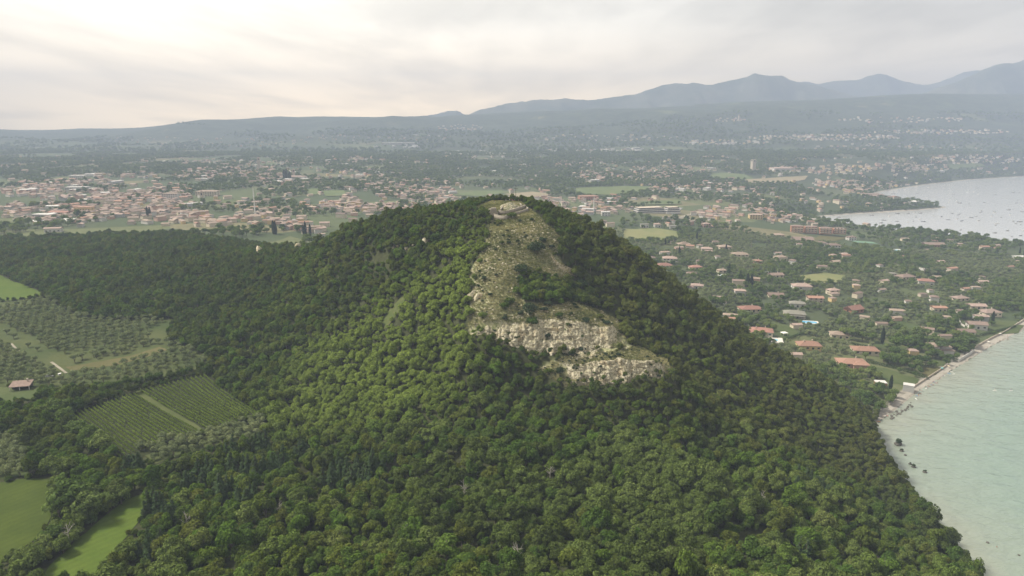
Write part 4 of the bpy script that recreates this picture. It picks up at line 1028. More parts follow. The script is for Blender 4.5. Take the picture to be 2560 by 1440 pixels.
def wall_part(name, pts, th, hgt, parent, coping=True, rag=0.15):
    P = np.array([PY(*p) for p in pts]); O = np.array(ruin.location)
    d = np.concatenate([[0], np.cumsum(np.linalg.norm(np.diff(P, axis=0), axis=1))]); n = max(3, int(d[-1] / 0.8)); f = np.linspace(0, d[-1], n)
    L = np.stack([np.interp(f, d, P[:, k]) for k in range(3)], 1)
    for _ in range(3): L[1:-1] = (L[:-2] + 2 * L[1:-1] + L[2:]) / 4
    tg = np.gradient(L[:, :2], axis=0); tg /= np.linalg.norm(tg, axis=1)[:, None]; nr = np.stack([-tg[:, 1], tg[:, 0]], 1)
    jit = (fbm(f / 1.3, f * 0 + len(pts) + pts[0][0], 3) - 0.5) * rag * 2
    def strip(th_, z0, z1):
        A = np.column_stack([L[:, :2] - nr * th_ / 2, z0]); B = np.column_stack([L[:, :2] - nr * th_ / 2, z1]); C = np.column_stack([L[:, :2] + nr * th_ / 2, z1]); D = np.column_stack([L[:, :2] + nr * th_ / 2, z0])
        V = np.vstack([A, B, C, D]) - O; F = []
        for r_ in range(4):
            for i in range(n - 1): F.append((r_ * n + i, r_ * n + i + 1, ((r_ + 1) % 4) * n + i + 1, ((r_ + 1) % 4) * n + i))
        F.append((0, n, 2 * n, 3 * n)); F.append((n - 1, 4 * n - 1, 3 * n - 1, 2 * n - 1))
        return V, np.array(F)
    V, F = strip(th, L[:, 2] - hgt, L[:, 2] - 0.18 + jit); w = link(name, mesh_np(name, V, F, [M_RUIN]), parent)
    if coping:
        V, F = strip(th + 0.06, L[:, 2] - 0.175 + jit, L[:, 2] + jit); link("coping", mesh_np("coping", V, F, [M_COPING]), w)
    return w
wall_part("outer_wall", [(1180, 520, 443), (1205, 525, 432), (1225, 529, 424), (1240, 536, 417), (1252, 539, 414), (1262, 539.5, 413), (1281, 533, 417), (1302, 527, 424), (1321, 520, 433), (1313, 514, 442), (1306, 509, 450), (1299, 502, 459)], 0.65, 3.2, ruin)
wall_part("inner_wall", [(1246, 525, 422), (1255, 527, 420.5), (1264, 527, 421), (1285, 522, 425), (1303, 516, 433), (1314, 512, 440)], 0.8, 2.6, ruin)
wall_part("back_wall", [(1184, 518, 446), (1210, 512.5, 452), (1235, 508, 458), (1260, 505, 459), (1283, 503, 460)], 0.8, 1.8, ruin)
wall_part("cross_wall", [(1203, 514, 449), (1216, 518, 440), (1228, 522.5, 431)], 0.7, 1.4, ruin)
wall_part("cross_wall", [(1192, 517.5, 445), (1212, 520.5, 437), (1226, 524, 429)], 0.6, 1.2, ruin)
wall_part("cross_wall", [(1236, 509, 457), (1240, 513, 447), (1243, 517, 438)], 0.7, 1.5, ruin)
wall_part("mound_wall", [(1252, 522, 428), (1257, 514, 436), (1266, 509, 444), (1280, 506, 449), (1300, 507, 448), (1304, 512, 440)], 0.7, 1.2, ruin, True, 0.25)
V, F = drape([PY(1186, 519, 443)[:2], PY(1212, 513, 451)[:2], PY(1236, 509, 456)[:2], PY(1241, 517, 440)[:2], PY(1226, 526, 428)[:2]], 1.5, 0.10)
link("courtyard_floor", mesh_np("courtyard_floor", V - np.array(ruin.location), F, [M_COURT]), ruin)
tw = MB()
for k in range(9):      # broken corner tower, courses of ragged masonry
    a0, b0, c_ = PY(1236, 532, 421); z0 = c_ - 2 + k * 0.55; s = 2.7 - 0.10 * k; ox, oy = random.uniform(-.12, .12), random.uniform(-.12, .12)
    tw.box(a0 - s + ox - ruin.location.x, a0 + s * (1 - 0.06 * k) + ox - ruin.location.x, b0 - s * 0.8 + oy - ruin.location.y, b0 + s * 0.8 + oy - ruin.location.y, z0 - ruin.location.z, z0 + 0.553 - ruin.location.z)
link("tower_stump", tw.mesh("tower_stump", [M_RUIN]), ruin)
mx, my = -1.2 + 0 * 1.0, 437.0
V = []; F = []
for j in range(9):
    for i in range(28):
        a = 2 * math.pi * i / 28; f = 1 - j / 8.0; rx, ry = 6.8 * f, 9.0 * f
        x, y = mx + math.cos(a) * rx, my + math.sin(a) * ry
        V.append((x, y, h1(x, y) - 0.3 + 3.0 * (1 - f ** 1.6) + 0.5 * float(fbm(np.array([x]), np.array([y]), 2)[0])))
for j in range(8):
    for i in range(28): F.append((j * 28 + i, j * 28 + (i + 1) % 28, (j + 1) * 28 + (i + 1) % 28, (j + 1) * 28 + i))
M_RUBBLE = field_mat("rubble_turf", (0.20, 0.19, 0.145), (0.11, 0.12, 0.06), (0.30, 0.275, 0.22), 0.6)
rx, ry = jitter([(-8, 428), (6, 428), (6, 447), (-8, 447)], 0.9, 0.5); k_ = rng.random(len(rx)) < 0.55; rx, ry = rx[k_], ry[k_]
rr_ = np.clip(np.sqrt(((rx - mx) / 6.8) ** 2 + ((ry - my) / 9.0) ** 2), 0, 1); k_ = rr_ < 0.98; rx, ry, rr_ = rx[k_], ry[k_], rr_[k_]
scatter("rubble", col_stone, 4, np.stack([rx, ry, H(rx, ry) - 0.15 + 3.0 * (1 - rr_ ** 1.6)], 1), rng.random(len(rx)) * 6.28, 0.4 + 0.9 * rng.random(len(rx)) ** 2, "loose grey rubble heaped over the ruin's mound", "rubble")
link("rubble_mound", mesh_np("rubble_mound", np.array(V) - np.array(ruin.location), np.array(F), [M_RUBBLE], True), ruin)
mast = link("iron_cross", None, None, PY(1289.5, 504, 456)); tag(mast, "thin dark iron cross mast standing on the ruin's back wall", "cross")
mm = MB(); mm.tube([(0, 0, -1), (0, 0, 11.0)], [0.16, 0.09], 6); link("pole", mm.mesh("pole", [M_IRON]), mast)
mm = MB(); mm.box(-1.3, 1.3, -0.08, 0.08, 8.3, 8.55); link("crossbar", mm.mesh("crossbar", [M_IRON]), mast)
mm = MB(); mm.tube([(0, 0, -1.0), (0, 0, 0.5), (0, 0, 0.52)], [0.7, 0.6, 0.3], 8); link("plinth", mm.mesh("plinth", [M_RUIN]), mast)
M_WHITE = plain_mat("white_paint", (0.72, 0.71, 0.68), 0.06, 1.0)
q = PY(1281.5, 533, 415.5); sg = link("sign_board", None, None, (q[0], q[1] - 0.7, h1(q[0], q[1] - 0.7))); tag(sg, "small white upright board by the ruin's front wall", "sign")
mm = MB(); mm.box(-.35, .35, -.04, .04, 0.5, 1.9); link("board", mm.mesh("board", [M_WHITE]), sg)
mm = MB(); mm.tube([(0, 0.08, -0.3), (0, 0.08, 1.7)], [0.05, 0.05], 5); link("post", mm.mesh("post", [M_POST]), sg)

# people: one continuous skinned body per pose
def figure(name, pts, edges, rad, m):
    me = bpy.data.meshes.new(name); me.from_pydata(pts, edges, []); o = bpy.data.objects.new(name, me); COL.objects.link(o)
    sk = o.modifiers.new("skin", 'SKIN'); 
    for d, r in zip(me.skin_vertices[0].data, rad): d.radius = r if isinstance(r, tuple) else (r, r)
    me.skin_vertices[0].data[0].use_root = True
    ss = o.modifiers.new("sub", 'SUBSURF'); ss.levels = 1
    dg = bpy.context.evaluated_depsgraph_get(); out = bpy.data.meshes.new_from_object(o.evaluated_get(dg))
    COL.objects.unlink(o); bpy.data.objects.remove(o)
    out.name = name; out.materials.clear()
    for x in m: out.materials.append(x)
    return out
E = [(0, 1), (1, 2), (2, 3), (3, 4), (2, 5), (5, 6), (6, 7), (2, 8), (8, 9), (9, 10), (0, 11), (11, 12), (12, 13), (13, 14), (0, 15), (15, 16), (16, 17), (17, 18)]
RAD = [(.15, .12), (.14, .11), (.15, .10), .055, .105, .06, .045, .04, .06, .045, .04, .09, .065, .045, .045, .09, .065, .045, .045]
def pose(arm=0.0, step=0.0):
    return [(0, 0, .95), (0, 0, 1.15), (0, 0, 1.38), (0, 0, 1.50), (0, 0.01, 1.64), (-.2, 0, 1.38), (-.27, arm * .1, 1.12), (-.25, .05 + arm * .35, .92 + arm * .2), (.2, 0, 1.38), (.27, 0, 1.12), (.25, .05, .90),
            (-.1, 0, .9), (-.1, step * .12 + .02, .48), (-.1, step * .1 - .02, .06), (-.1, step * .1 + .14, .03), (.1, 0, .9), (.1, -step * .08 + .02, .48), (.1, -step * .25, .06), (.1, -step * .25 + .15, .03)]
CLOTH = [plain_mat("clothes_" + n, c, 0.1, 3.0) for n, c in (("dark", (0.05, 0.055, 0.07)), ("white", (0.6, 0.58, 0.55)), ("red", (0.35, 0.07, 0.06)), ("blue", (0.08, 0.14, 0.30)), ("tan", (0.30, 0.20, 0.14)))]
M_SKIN = plain_mat("skin", (0.42, 0.26, 0.19), 0.1, 3.0, 0.6); M_HAIR = plain_mat("hair", (0.05, 0.035, 0.025), 0.1, 3.0)
BODY = [figure("body", pose(0, 1.0), E, RAD, [M_SKIN]), figure("body", pose(1.0, 0.2), E, RAD, [M_SKIN])]
hm = bmesh.new(); bmesh.ops.create_uvsphere(hm, u_segments=10, v_segments=6, radius=0.118); 
for v in hm.verts: v.co = Vector((v.co.x, v.co.y - 0.02, v.co.z * 1.05 + 1.68))
for f in [f for f in hm.faces if f.calc_center_median().z < 1.64]: hm.faces.remove(f)
HAIRM = bpy.data.meshes.new("hair"); hm.to_mesh(HAIRM); hm.free(); HAIRM.materials.append(M_HAIR)
def cloth_mesh(z0, z1, r0, r1, m):
    b = MB(); b.tube([(0, 0, z0), (0, 0, (z0 + z1) / 2), (0, 0, z1)], [r0, (r0 + r1) / 2 * 0.95, r1], 10); return b.mesh("garment", [m], True)
SHIRT = [cloth_mesh(0.95, 1.46, 0.215, 0.20, c) for c in CLOTH]; SHORT = [cloth_mesh(0.55, 1.0, 0.23, 0.19, c) for c in CLOTH]
def person(loc, rz, label, k=0, lying=False, group=None, swim=False):
    e = link("person", None, None, loc, rz); tag(e, label, "person", group)
    if lying: e.rotation_euler = (-math.pi / 2, 0, rz); e.location.z += 0.16
    link("body", BODY[k % 2], e); link("hair", HAIRM, e)
    if not swim: link("shirt", SHIRT[k % 5], e)
    link("shorts", SHORT[(k * 2 + 1) % 5], e)
    return e
def at_g(u, v): return tuple(G([u], [v])[0])
def summit(u, v, Y): x, y, z = PY(u, v, Y); return (x, y, max(h1(x, y), z))
for k, (u, v, Y, lb) in enumerate([(1265, 505, 456, "standing visitor at one end of the group by the ruin's back wall"), (1274.5, 503.5, 457, "tallest standing visitor in the group by the back wall"), (1280.5, 504.5, 456, "visitor in pale clothing beside the tallest visitor"),
        (1285.5, 505, 455, "visitor standing close beside the iron cross"), (1296, 504.5, 456, "visitor standing on the lake side of the iron cross"), (1236, 513, 448, "lone visitor walking in the ruin's courtyard")]):
    person(summit(u, v, Y), rng.random() * 6, lb, k)

# ------------------------------------------------------------------ houses
OCC = []                      # (x, y, r) ground taken by buildings, pools, courts
def tile_mat(name, c):
    m, nt = mat(name); t = NT(nt); p = pos(t); oi = t.n("ShaderNodeObjectInfo")
    k = t.rng(t.noise(p, 0.9, 5, 0.65), 0.25, 0.75, 0.75, 1.25, False); k = t.math('MULTIPLY', k, t.rng(oi.outputs['Random'], 0, 1, 0.85, 1.15, False))
    v = t.n("ShaderNodeVectorMath", operation='SCALE'); v.inputs[0].default_value = c; t.put(v.inputs['Scale'], k)
    tcn = t.n("ShaderNodeTexCoord"); wv = t.n("ShaderNodeTexWave"); wv.inputs['Scale'].default_value = 1.3; t.put(wv.inputs[0], tcn.outputs['Object'])
    t.out(t.bsdf(v.outputs[0], 0.85, 0.2, wv.outputs[1], 0.5, 0.08)); return m
ROOF = {'red': tile_mat("roof_tile_red", (0.27, 0.150, 0.118)), 'orange': tile_mat("roof_tile_orange", (0.30, 0.180, 0.132)), 'brown': tile_mat("roof_tile_brown", (0.20, 0.15, 0.125)),
        'pink': tile_mat("roof_tile_pink", (0.31, 0.235, 0.20)), 'grey': tile_mat("roof_tile_grey", (0.19, 0.185, 0.155)), 'dark': tile_mat("roof_dark", (0.095, 0.09, 0.085)), 'white': tile_mat("roof_white", (0.50, 0.49, 0.47)), 'tan': tile_mat("roof_tile_tan", (0.28, 0.22, 0.175))}
def wm(n, c): return plain_mat("plaster_" + n, c, 0.08, 0.5)
WALL = {'white': wm('white', (0.57, 0.55, 0.51)), 'cream': wm('cream', (0.58, 0.51, 0.39)), 'yellow': wm('yellow', (0.58, 0.44, 0.22)), 'pink': wm('pink', (0.52, 0.34, 0.27)), 'orange': wm('orange', (0.40, 0.20, 0.125)),
        'brick': wm('brick', (0.36, 0.19, 0.13)), 'beige': wm('beige', (0.46, 0.40, 0.32)), 'grey': wm('grey', (0.40, 0.40, 0.385))}
m, nt = mat("window_glass"); t = NT(nt); t.out(t.bsdf((0.03, 0.034, 0.04), 0.12, 0.5)); M_GLASS = m
M_SHUT = plain_mat("shutter_brown", (0.09, 0.055, 0.035), 0.1, 2.0); M_CHIM = plain_mat("chimney_plaster", (0.50, 0.44, 0.36), 0.1, 2.0)
wb = MB(); wb.box(-0.55, 0.55, -0.03, 0.03, 0, 1.35, 0); wb.box(-1.05, -0.58, -0.05, 0.03, -0.03, 1.38, 1); wb.box(0.58, 1.05, -0.05, 0.03, -0.03, 1.38, 1)
WINM = wb.mesh("window", [M_GLASS, M_SHUT])
db = MB(); db.box(-0.9, 0.9, -0.03, 0.03, 0, 2.2, 0); DOORM = db.mesh("door", [M_GLASS])
cb = MB(); cb.box(-0.35, 0.35, -0.35, 0.35, -1.2, 0.9); cb.box(-0.45, 0.45, -0.45, 0.45, 0.9, 1.05); CHIMM = cb.mesh("chimney", [M_CHIM])
def roof_geo(b, w, d, z, kind, over, pitch, cx=0, cy=0, th=0.22):
    X0, X1, Y0, Y1 = cx - w / 2 - over, cx + w / 2 + over, cy - d / 2 - over, cy + d / 2 + over
    zo = z - over * pitch; hh = zo + (d / 2 + over) * pitch
    if kind == 'flat':
        b.box(X0, X1, Y0, Y1, z, z + 0.35); return z + 0.35
    ins = (d / 2 + over) if kind == 'hip' else 0.0
    ins = min(ins, (X1 - X0) / 2 - 0.05)
    R0, R1 = X0 + ins, X1 - ins; ym = cy
    A = [(X0, Y0, zo), (X1, Y0, zo), (X1, Y1, zo), (X0, Y1, zo), (R0, ym, hh), (R1, ym, hh)]
    L = [(x, y, q - th) for x, y, q in A]
    i = len(b.v); b.v += A + L
    for f in ((0, 1, 5, 4), (2, 3, 4, 5), (1, 2, 5), (3, 0, 4), (6, 10, 11, 7), (8, 11, 10, 9), (7, 11, 8), (9, 10, 6), (0, 6, 7, 1), (2, 8, 9, 3), (1, 7, 8, 2), (3, 9, 6, 0)):
        b.f.append(tuple(i + k for k in f)); b.m.append(0)
    return hh
def wall_geo(b, w, d, h, kind, pitch, cx=0, cy=0):
    b.box(cx - w / 2, cx + w / 2, cy - d / 2, cy + d / 2, -2.0, h - 0.02)
    if kind == 'gable':
        for s in (-1, 1):
            x = cx + s * w / 2
            for e in (0, -0.25 * s):
                b.quad([(x + e, cy - d / 2, h - 0.03), (x + e, cy + d / 2, h - 0.03), (x + e, cy, h + d / 2 * pitch - 0.1)])
def house(loc, w, d, h, rz, roof, wall, label, kind='hip', pitch=0.36, over=0.8, wing=None, chim=1, wins=True, name="villa", cat="house", group=None, veranda=False):
    e = link(name, None, None, loc, rz); tag(e, label, cat, group)
    b = MB(); wall_geo(b, w, d, h, kind, pitch)
    if wing: wall_geo(b, wing[2], wing[3], wing[4], kind, pitch, wing[0], wing[1])
    wo_ = link("wall", b.mesh("wall", [WALL[wall]]), e)
    b = MB(); top = roof_geo(b, w, d, h, kind, over, pitch)
    r1 = link("roof", b.mesh("roof", [ROOF[roof]]), e)
    if wing:
        b = MB(); roof_geo(b, wing[2], wing[3], wing[4], kind, over, pitch, wing[0], wing[1]); link("roof", b.mesh("roof", [ROOF[roof]]), e)
    for k in range(chim):
        link("chimney", CHIMM, r1, (w * (0.18 - 0.42 * k), d * 0.12 * (1 - 2 * k), top - 0.2))
    if wins:
        fl = max(1, int(h / 2.8))
        for f in range(fl):
            z = 0.95 + f * 2.8; n = max(2, int(w / 4.2))
            for sgn in (-1, 1):
                for i in range(n):
                    x = -w / 2 + w * (i + 0.5) / n
                    if f == 0 and i == n // 2 and sgn < 0: link("door", DOORM, e, (x, sgn * (d / 2 + 0.02), 0.05)); continue
                    link("window", WINM, e, (x, sgn * (d / 2 + 0.02), z), 0 if sgn < 0 else math.pi)
            for sgn in (-1, 1): link("window", WINM, e, (sgn * (w / 2 + 0.02), 0, z), sgn * math.pi / 2)
    if veranda:
        b = MB(); b.box(-w * 0.45, w * 0.45, -d / 2 - 3.2, -d / 2 - 0.05, 2.5, 2.68); link("veranda_roof", b.mesh("veranda_roof", [ROOF[roof]]), e)
        for x in (-w * 0.43, 0, w * 0.43):
            b = MB(); b.tube([(x, -d / 2 - 3.0, -1), (x, -d / 2 - 3.0, 2.5)], [0.12, 0.12], 6); link("pillar", b.mesh("pillar", [WALL[wall]]), e)
    OCC.append((loc[0], loc[1], 0.62 * math.hypot(w, d)))
    return e
VILLAS = []
def villa(u, v, wpx, rz, roof, wall, label, h=3.4, dr=0.66, **kw):
    q = G([u], [v])[0]; rg = math.sqrt(q[0] ** 2 + q[1] ** 2 + (CAM_Z - q[2]) ** 2); w = max(7.5, wpx * rg / FPX * 0.78); d = max(6.0, w * dr)
    q2 = q[:2] * (1 + d * 0.4 / np.hypot(q[0], q[1])); VILLAS.append((q2[0], q2[1], label))
    return house((q2[0], q2[1], h1(*q2) + 0.1), w, d, h, math.radians(rz), roof, wall, label, **kw)
villa(1738, 674, 36, 12, 'red', 'cream', "red hipped villa behind a trimmed hedge near the hill's flank")
villa(1728, 690, 28, -10, 'brown', 'cream', "small reddish brown villa just below the red hipped villa")
villa(1742, 722, 36, -20, 'pink', 'white', "white villa with two low pink roofs at the wood's edge", h=4.0, wing=(-8, -5, 9, 8, 3.0))
villa(1849, 738, 31, -8, 'pink', 'white', "compact white villa with pale red roof beside dark cedars", h=5.2)
villa(1804, 682, 26, 8, 'tan', 'cream', "small tan roofed villa with white terrace")
villa(1893, 658, 24, 4, 'orange', 'brick', "terracotta walled cottage between dark garden trees")
villa(1939, 694, 38, 6, 'brown', 'cream', "long brown gabled villa with a white poolside wall", kind='gable')
villa(2010, 671, 20, 10, 'tan', 'white', "small villa half hidden by a tall conifer")
villa(2003, 724, 51, -5, 'pink', 'white', "long white villa with dark arched windows and pale roof", h=4.2, wing=(5, -4.5, 7, 5, 3.6))
villa(2081, 737, 32, 14, 'pink', 'cream', "two tier pink roofed house among olives", h=5.6, wing=(-2, -5.5, 9, 5, 2.9))
villa(1938, 745, 42, -8, 'brown', 'cream', "low brown roofed villa with a small white chimney stack", kind='gable')
villa(2036, 757, 42, -6, 'orange', 'beige', "beige two storey house with long terracotta gable roof", h=5.6, kind='gable', pitch=0.25)
villa(1992, 768, 42, -14, 'grey', 'white', "white house under a grey green hipped roof", h=4.2)
villa(1985, 794, 58, -14, 'grey', 'beige', "dark grey roofed house with a deep veranda above the blue pool", h=4.2, veranda=True)
villa(1872, 780, 58, 4, 'red', 'cream', "long red roofed villa with a white flat annexe", wing=(9, 4, 7, 6, 3.0))
villa(1902, 838, 64, -16, 'red', 'cream', "large red two part roof above the white pool terrace", h=4.0, wing=(-7, -4.5, 12, 10, 3.2), chim=2)
villa(2020, 874, 62, -6, 'orange', 'yellow', "yellow villa with big orange hipped roof and two chimneys", h=4.0, chim=2, pitch=0.42)
villa(2098, 846, 50, -12, 'tan', 'cream', "cream villa with brown stepped roof beside the tall dark trees", h=4.0)
villa(2133, 782, 46, 24, 'red', 'brick', "steep red gabled barn like house with a white side wall", kind='gable', pitch=0.55, h=4.0)
villa(2262, 698, 45, 16, 'brown', 'cream', "broad brownish roof sunk among pines")
villa(2313, 713, 38, -18, 'red', 'white', "white house with red roof and pale blue side panel", h=5.4)
villa(2398, 752, 38, 12, 'pink', 'cream', "wide low reddish roof deep in the olive trees")
villa(2345, 779, 34, -4, 'orange', 'cream', "small terracotta house on a white terrace with a pole in front", h=4.4, kind='gable', pitch=0.25)
villa(2440, 772, 40, -6, 'pink', 'cream', "long pink roof behind its twin near the far garden wall", kind='gable', pitch=0.3)
villa(2472, 790, 48, 8, 'pink', 'cream', "wide pink roofed house in front of its longer twin", h=4.2)
villa(2440, 822, 44, -14, 'brown', 'white', "white gabled house with curved garden wall above the beach", kind='gable', h=4.6)
villa(2412, 837, 40, -8, 'brown', 'white', "low red brown roof in front of the white gabled house", kind='gable', h=3.2)
villa(2345, 880, 50, -8, 'tan', 'white', "white terraced house half hidden by the umbrella pine", h=5.4, wing=(4, -5, 12, 5, 2.8))
villa(2160, 885, 66, -8, 'orange', 'cream', "big flat pitched orange roof second from the beach woods", pitch=0.30)
villa(2127, 918, 75, -6, 'orange', 'pink', "biggest orange roofed villa nearest the hill's foot", wing=(5, -5, 12, 8, 3.2), pitch=0.32)
villa(2200, 968, 26, -8, 'white', 'orange', "small flat white roofed hut with orange wall above the beach", kind='flat', h=3.4, chim=0, over=0.3)
villa(2270, 980, 16, -30, 'white', 'grey', "white boathouse wall beside the shingle beach", kind='flat', h=5.0, chim=0, over=0.1, wins=False)
villa(1674, 652, 42, -8, 'pink', 'white', "white villa with long pinkish roof at the hill's flank")
villa(1659, 670, 48, 10, 'red', 'cream', "red hipped villa with green lawn behind the hill's flank")
villa(1709, 616, 38, 4, 'tan', 'cream', "tan villa with square upper storey near the cypress row", wing=(0, 0, 6, 5, 5.4))
villa(1766, 631, 32, -12, 'pink', 'cream', "three tiered cream villa with pale roof", h=5.4, wing=(3, -4.5, 10, 5, 2.8))
villa(1810, 624, 38, 8, 'tan', 'cream', "cream villa with a single cypress in front of it", h=4.2)
villa(1849, 642, 46, -2, 'tan', 'cream', "wide tan pyramid roof among olive trees")
villa(1950, 652, 34, 12, 'tan', 'cream', "tan roofed villa screened by dark garden trees", h=5.2)
villa(1945, 592, 32, -6, 'tan', 'cream', "low tan villa below the terracotta apartment block")
villa(1764, 568, 24, 16, 'pink', 'pink', "pink house beside the white road bend", h=6.0)
villa(1611, 569, 24, -4, 'grey', 'white', "white house at the end of the hay field, first in the row", h=5.2, kind='flat', chim=0)
villa(1643, 568, 20, 6, 'pink', 'white', "white house with pink roof, middle of the hay field row", h=5.2)
villa(1683, 573, 21, -6, 'grey', 'white', "white house with dark windows, last of the hay field row", h=5.4)
villa(1514, 540, 27, 2, 'white', 'white', "white flat roofed cube beside the tall pale mast", h=7.0, kind='flat', chim=0, over=0.2)
villa(1888, 548, 38, -6, 'tan', 'yellow', "yellow three storey block behind the hotel park", h=8.5, pitch=0.25, chim=0)
villa(2006, 604, 55, -4, 'brown', 'beige', "long brown roofed bungalow below the apartment block", kind='gable')
villa(2050, 614, 32, 6, 'brown', 'white', "white walled house with brown roof, smaller of a pair", h=4.4)
villa(2083, 623, 34, -6, 'brown', 'white', "taller white house with brown roof, larger of a pair", h=6.5)
villa(2113, 641, 28, 4, 'pink', 'white', "low white house beside a dark round tree")
villa(2127, 601, 24, 10, 'brown', 'white', "white two storey house next to the apartment block's end", h=5.6)
villa(2332, 618, 50, -6, 'brown', 'brick', "long reddish hall beside the shore pines", kind='gable', h=4.5, chim=0, pitch=0.25)
villa(2550, 648, 30, 8, 'white', 'white', "white roofed house by the headland shore at the picture edge", kind='flat', chim=0)
villa(2232, 690, 16, 0, 'grey', 'white', "tiny white garden house among the olives", chim=0)

# terracotta apartment block in four stepped wings
ap = G([1975, 2118], [580, 594]); a0, a1 = ap[0], ap[1]; L = np.hypot(*(a1 - a0)[:2]); ang = math.atan2(a1[1] - a0[1], a1[0] - a0[0])
apt = link("apartment_block", None, None, tuple(a0), ang); tag(apt, "long terracotta apartment block with white balcony bands by the bay", "building"); OCC.append((*(a0 + (a1 - a0) * 0.25)[:2], 26)); OCC.append((*(a0 + (a1 - a0) * 0.75)[:2], 26))
for k in range(4):
    x0, x1 = L * k / 4 + 1.6, L * (k + 1) / 4 - 1.6; y0 = (k % 2) * 4.5; hh = 10.5 - 0.9 * k
    b = MB(); b.box(x0, x1, y0, y0 + 12, -2, hh); wg = link("wing", b.mesh("wing", [WALL['orange']]), apt)
    b = MB(); roof_geo(b, x1 - x0 - 1.0, 12, hh, 'hip', 0.45, 0.28, (x0 + x1) / 2, y0 + 6); link("roof", b.mesh("roof", [ROOF['brown']]), wg)
    for f in range(3):
        b = MB(); b.box(x0 + 1.2, x1 - 1.2, y0 - 1.6, y0 - 0.03, 0.2 + f * 3.2, 1.15 + f * 3.2); link("balcony", b.mesh("balcony", [WALL['cream']]), wg)
        for j in range(4):
            link("window", DOORM, wg, (x0 + (x1 - x0) * (j + 0.5) / 4, y0 - 0.04, 0.4 + f * 3.2))
# white hotel with dark window bands
q = G([1628], [533])[0]
hot = link("hotel_building", None, None, tuple(q), math.radians(16)); tag(hot, "long white flat roofed building with dark window bands in the plain", "building"); OCC.append((q[0], q[1], 30))
for (x, y, w, d, n) in ((0, 10, 58, 20, 3), (44, 2, 30, 16, 3)):
    for f in range(n):
        b = MB(); b.box(x - w / 2 + f * 1.5, x + w / 2 - f * 1.5, y - d / 2, y + d / 2, f * 3.4 - (2 if f == 0 else 0), f * 3.4 + 1.7); fl = link("storey", b.mesh("storey", [WALL['white']]), hot)
        b = MB(); b.box(x - w / 2 + f * 1.5 + .6, x + w / 2 - f * 1.5 - .6, y - d / 2 + .6, y + d / 2 - .6, f * 3.4 + 1.7, f * 3.4 + 3.4); link("window_band", b.mesh("window_band", [M_GLASS]), fl)
    b = MB(); b.box(x - w / 2 + 4, x + w / 2 - 4, y - d / 2 - .3, y + d / 2 + .3, n * 3.4, n * 3.4 + .5); link("roof", b.mesh("roof", [WALL['beige']]), hot)

# pools, terraces, gazebo
m, nt = mat("pool_water"); t = NT(nt); t.out(t.bsdf((0.10, 0.36, 0.55), 0.08, 0.5)); M_POOL = m
M_POOLL = plain_mat("pool_pale", (0.20, 0.46, 0.58), 0.05, 1.0, 0.1)
M_PAVE = plain_mat("terrace_paving", (0.56, 0.53, 0.48), 0.12, 0.8)
def pool(u, v, w, d, rz, label, m=M_POOL, margin=1.5):
    q = G([u], [v])[0]; e = link("swimming_pool", None, None, (q[0], q[1], q[2] + 0.25), math.radians(rz)); tag(e, label, "pool")
    b = MB(); b.box(-w / 2 - margin, w / 2 + margin, -d / 2 - margin, d / 2 + margin, -1.2, 0.10); link("terrace", b.mesh("terrace", [M_PAVE]), e)
    b = MB()
    for k in range(20):
        pass
    pts = [(math.copysign(abs(math.cos(a)) ** 0.6, math.cos(a)) * w / 2, math.copysign(abs(math.sin(a)) ** 0.6, math.sin(a)) * d / 2) for a in np.linspace(0, 2 * math.pi, 28, endpoint=False)]
    b.quad([(x, y, 0.13) for x, y in pts]); link("water", b.mesh("water", [m]), e)
    OCC.append((q[0], q[1], 0.6 * math.hypot(w, d) + 2)); return e
pool(2022, 806, 15, 8, -14, "bright blue rectangular pool below the veranda house")
pool(1930, 850, 10, 7, -16, "small pale blue pool on a white terrace beside the red two part roof", M_POOLL, 4.0)
pool(2234, 626, 22, 13, 0, "pale blue pool among the shore pines", M_POOLL, 4.0)
pool(1808, 688, 9, 5, 10, "small white edged pool by the tan roofed villa", M_POOLL, 2.5)
q = G([2160], [606])[0]
sheet("tennis_court", [(q[0] - 18, q[1] - 9), (q[0] + 18, q[1] - 9), (q[0] + 18, q[1] + 9), (q[0] - 18, q[1] + 9)], 8, 0.5, plain_mat("court_green", (0.14, 0.24, 0.16), 0.05, 0.5), "pale green sports court among the trees by the bay", "court"); OCC.append((q[0], q[1], 22))
q = G([1960], [838])[0]; gz = link("gazebo", None, None, tuple(q), 0.3); tag(gz, "small white canopy gazebo on the lawn beside the red two part roof", "gazebo"); OCC.append((q[0], q[1], 6))
b = MB(); roof_geo(b, 5, 4.6, 2.7, 'hip', 0.2, 0.3); link("canopy", b.mesh("canopy", [M_WHITE]), gz)
for sx_ in (-2.3, 2.3):
    for sy_ in (-2.1, 2.1):
        b = MB(); b.tube([(sx_, sy_, -0.5), (sx_, sy_, 2.65)], [0.09, 0.09], 5); link("post", b.mesh("post", [M_WHITE]), gz)

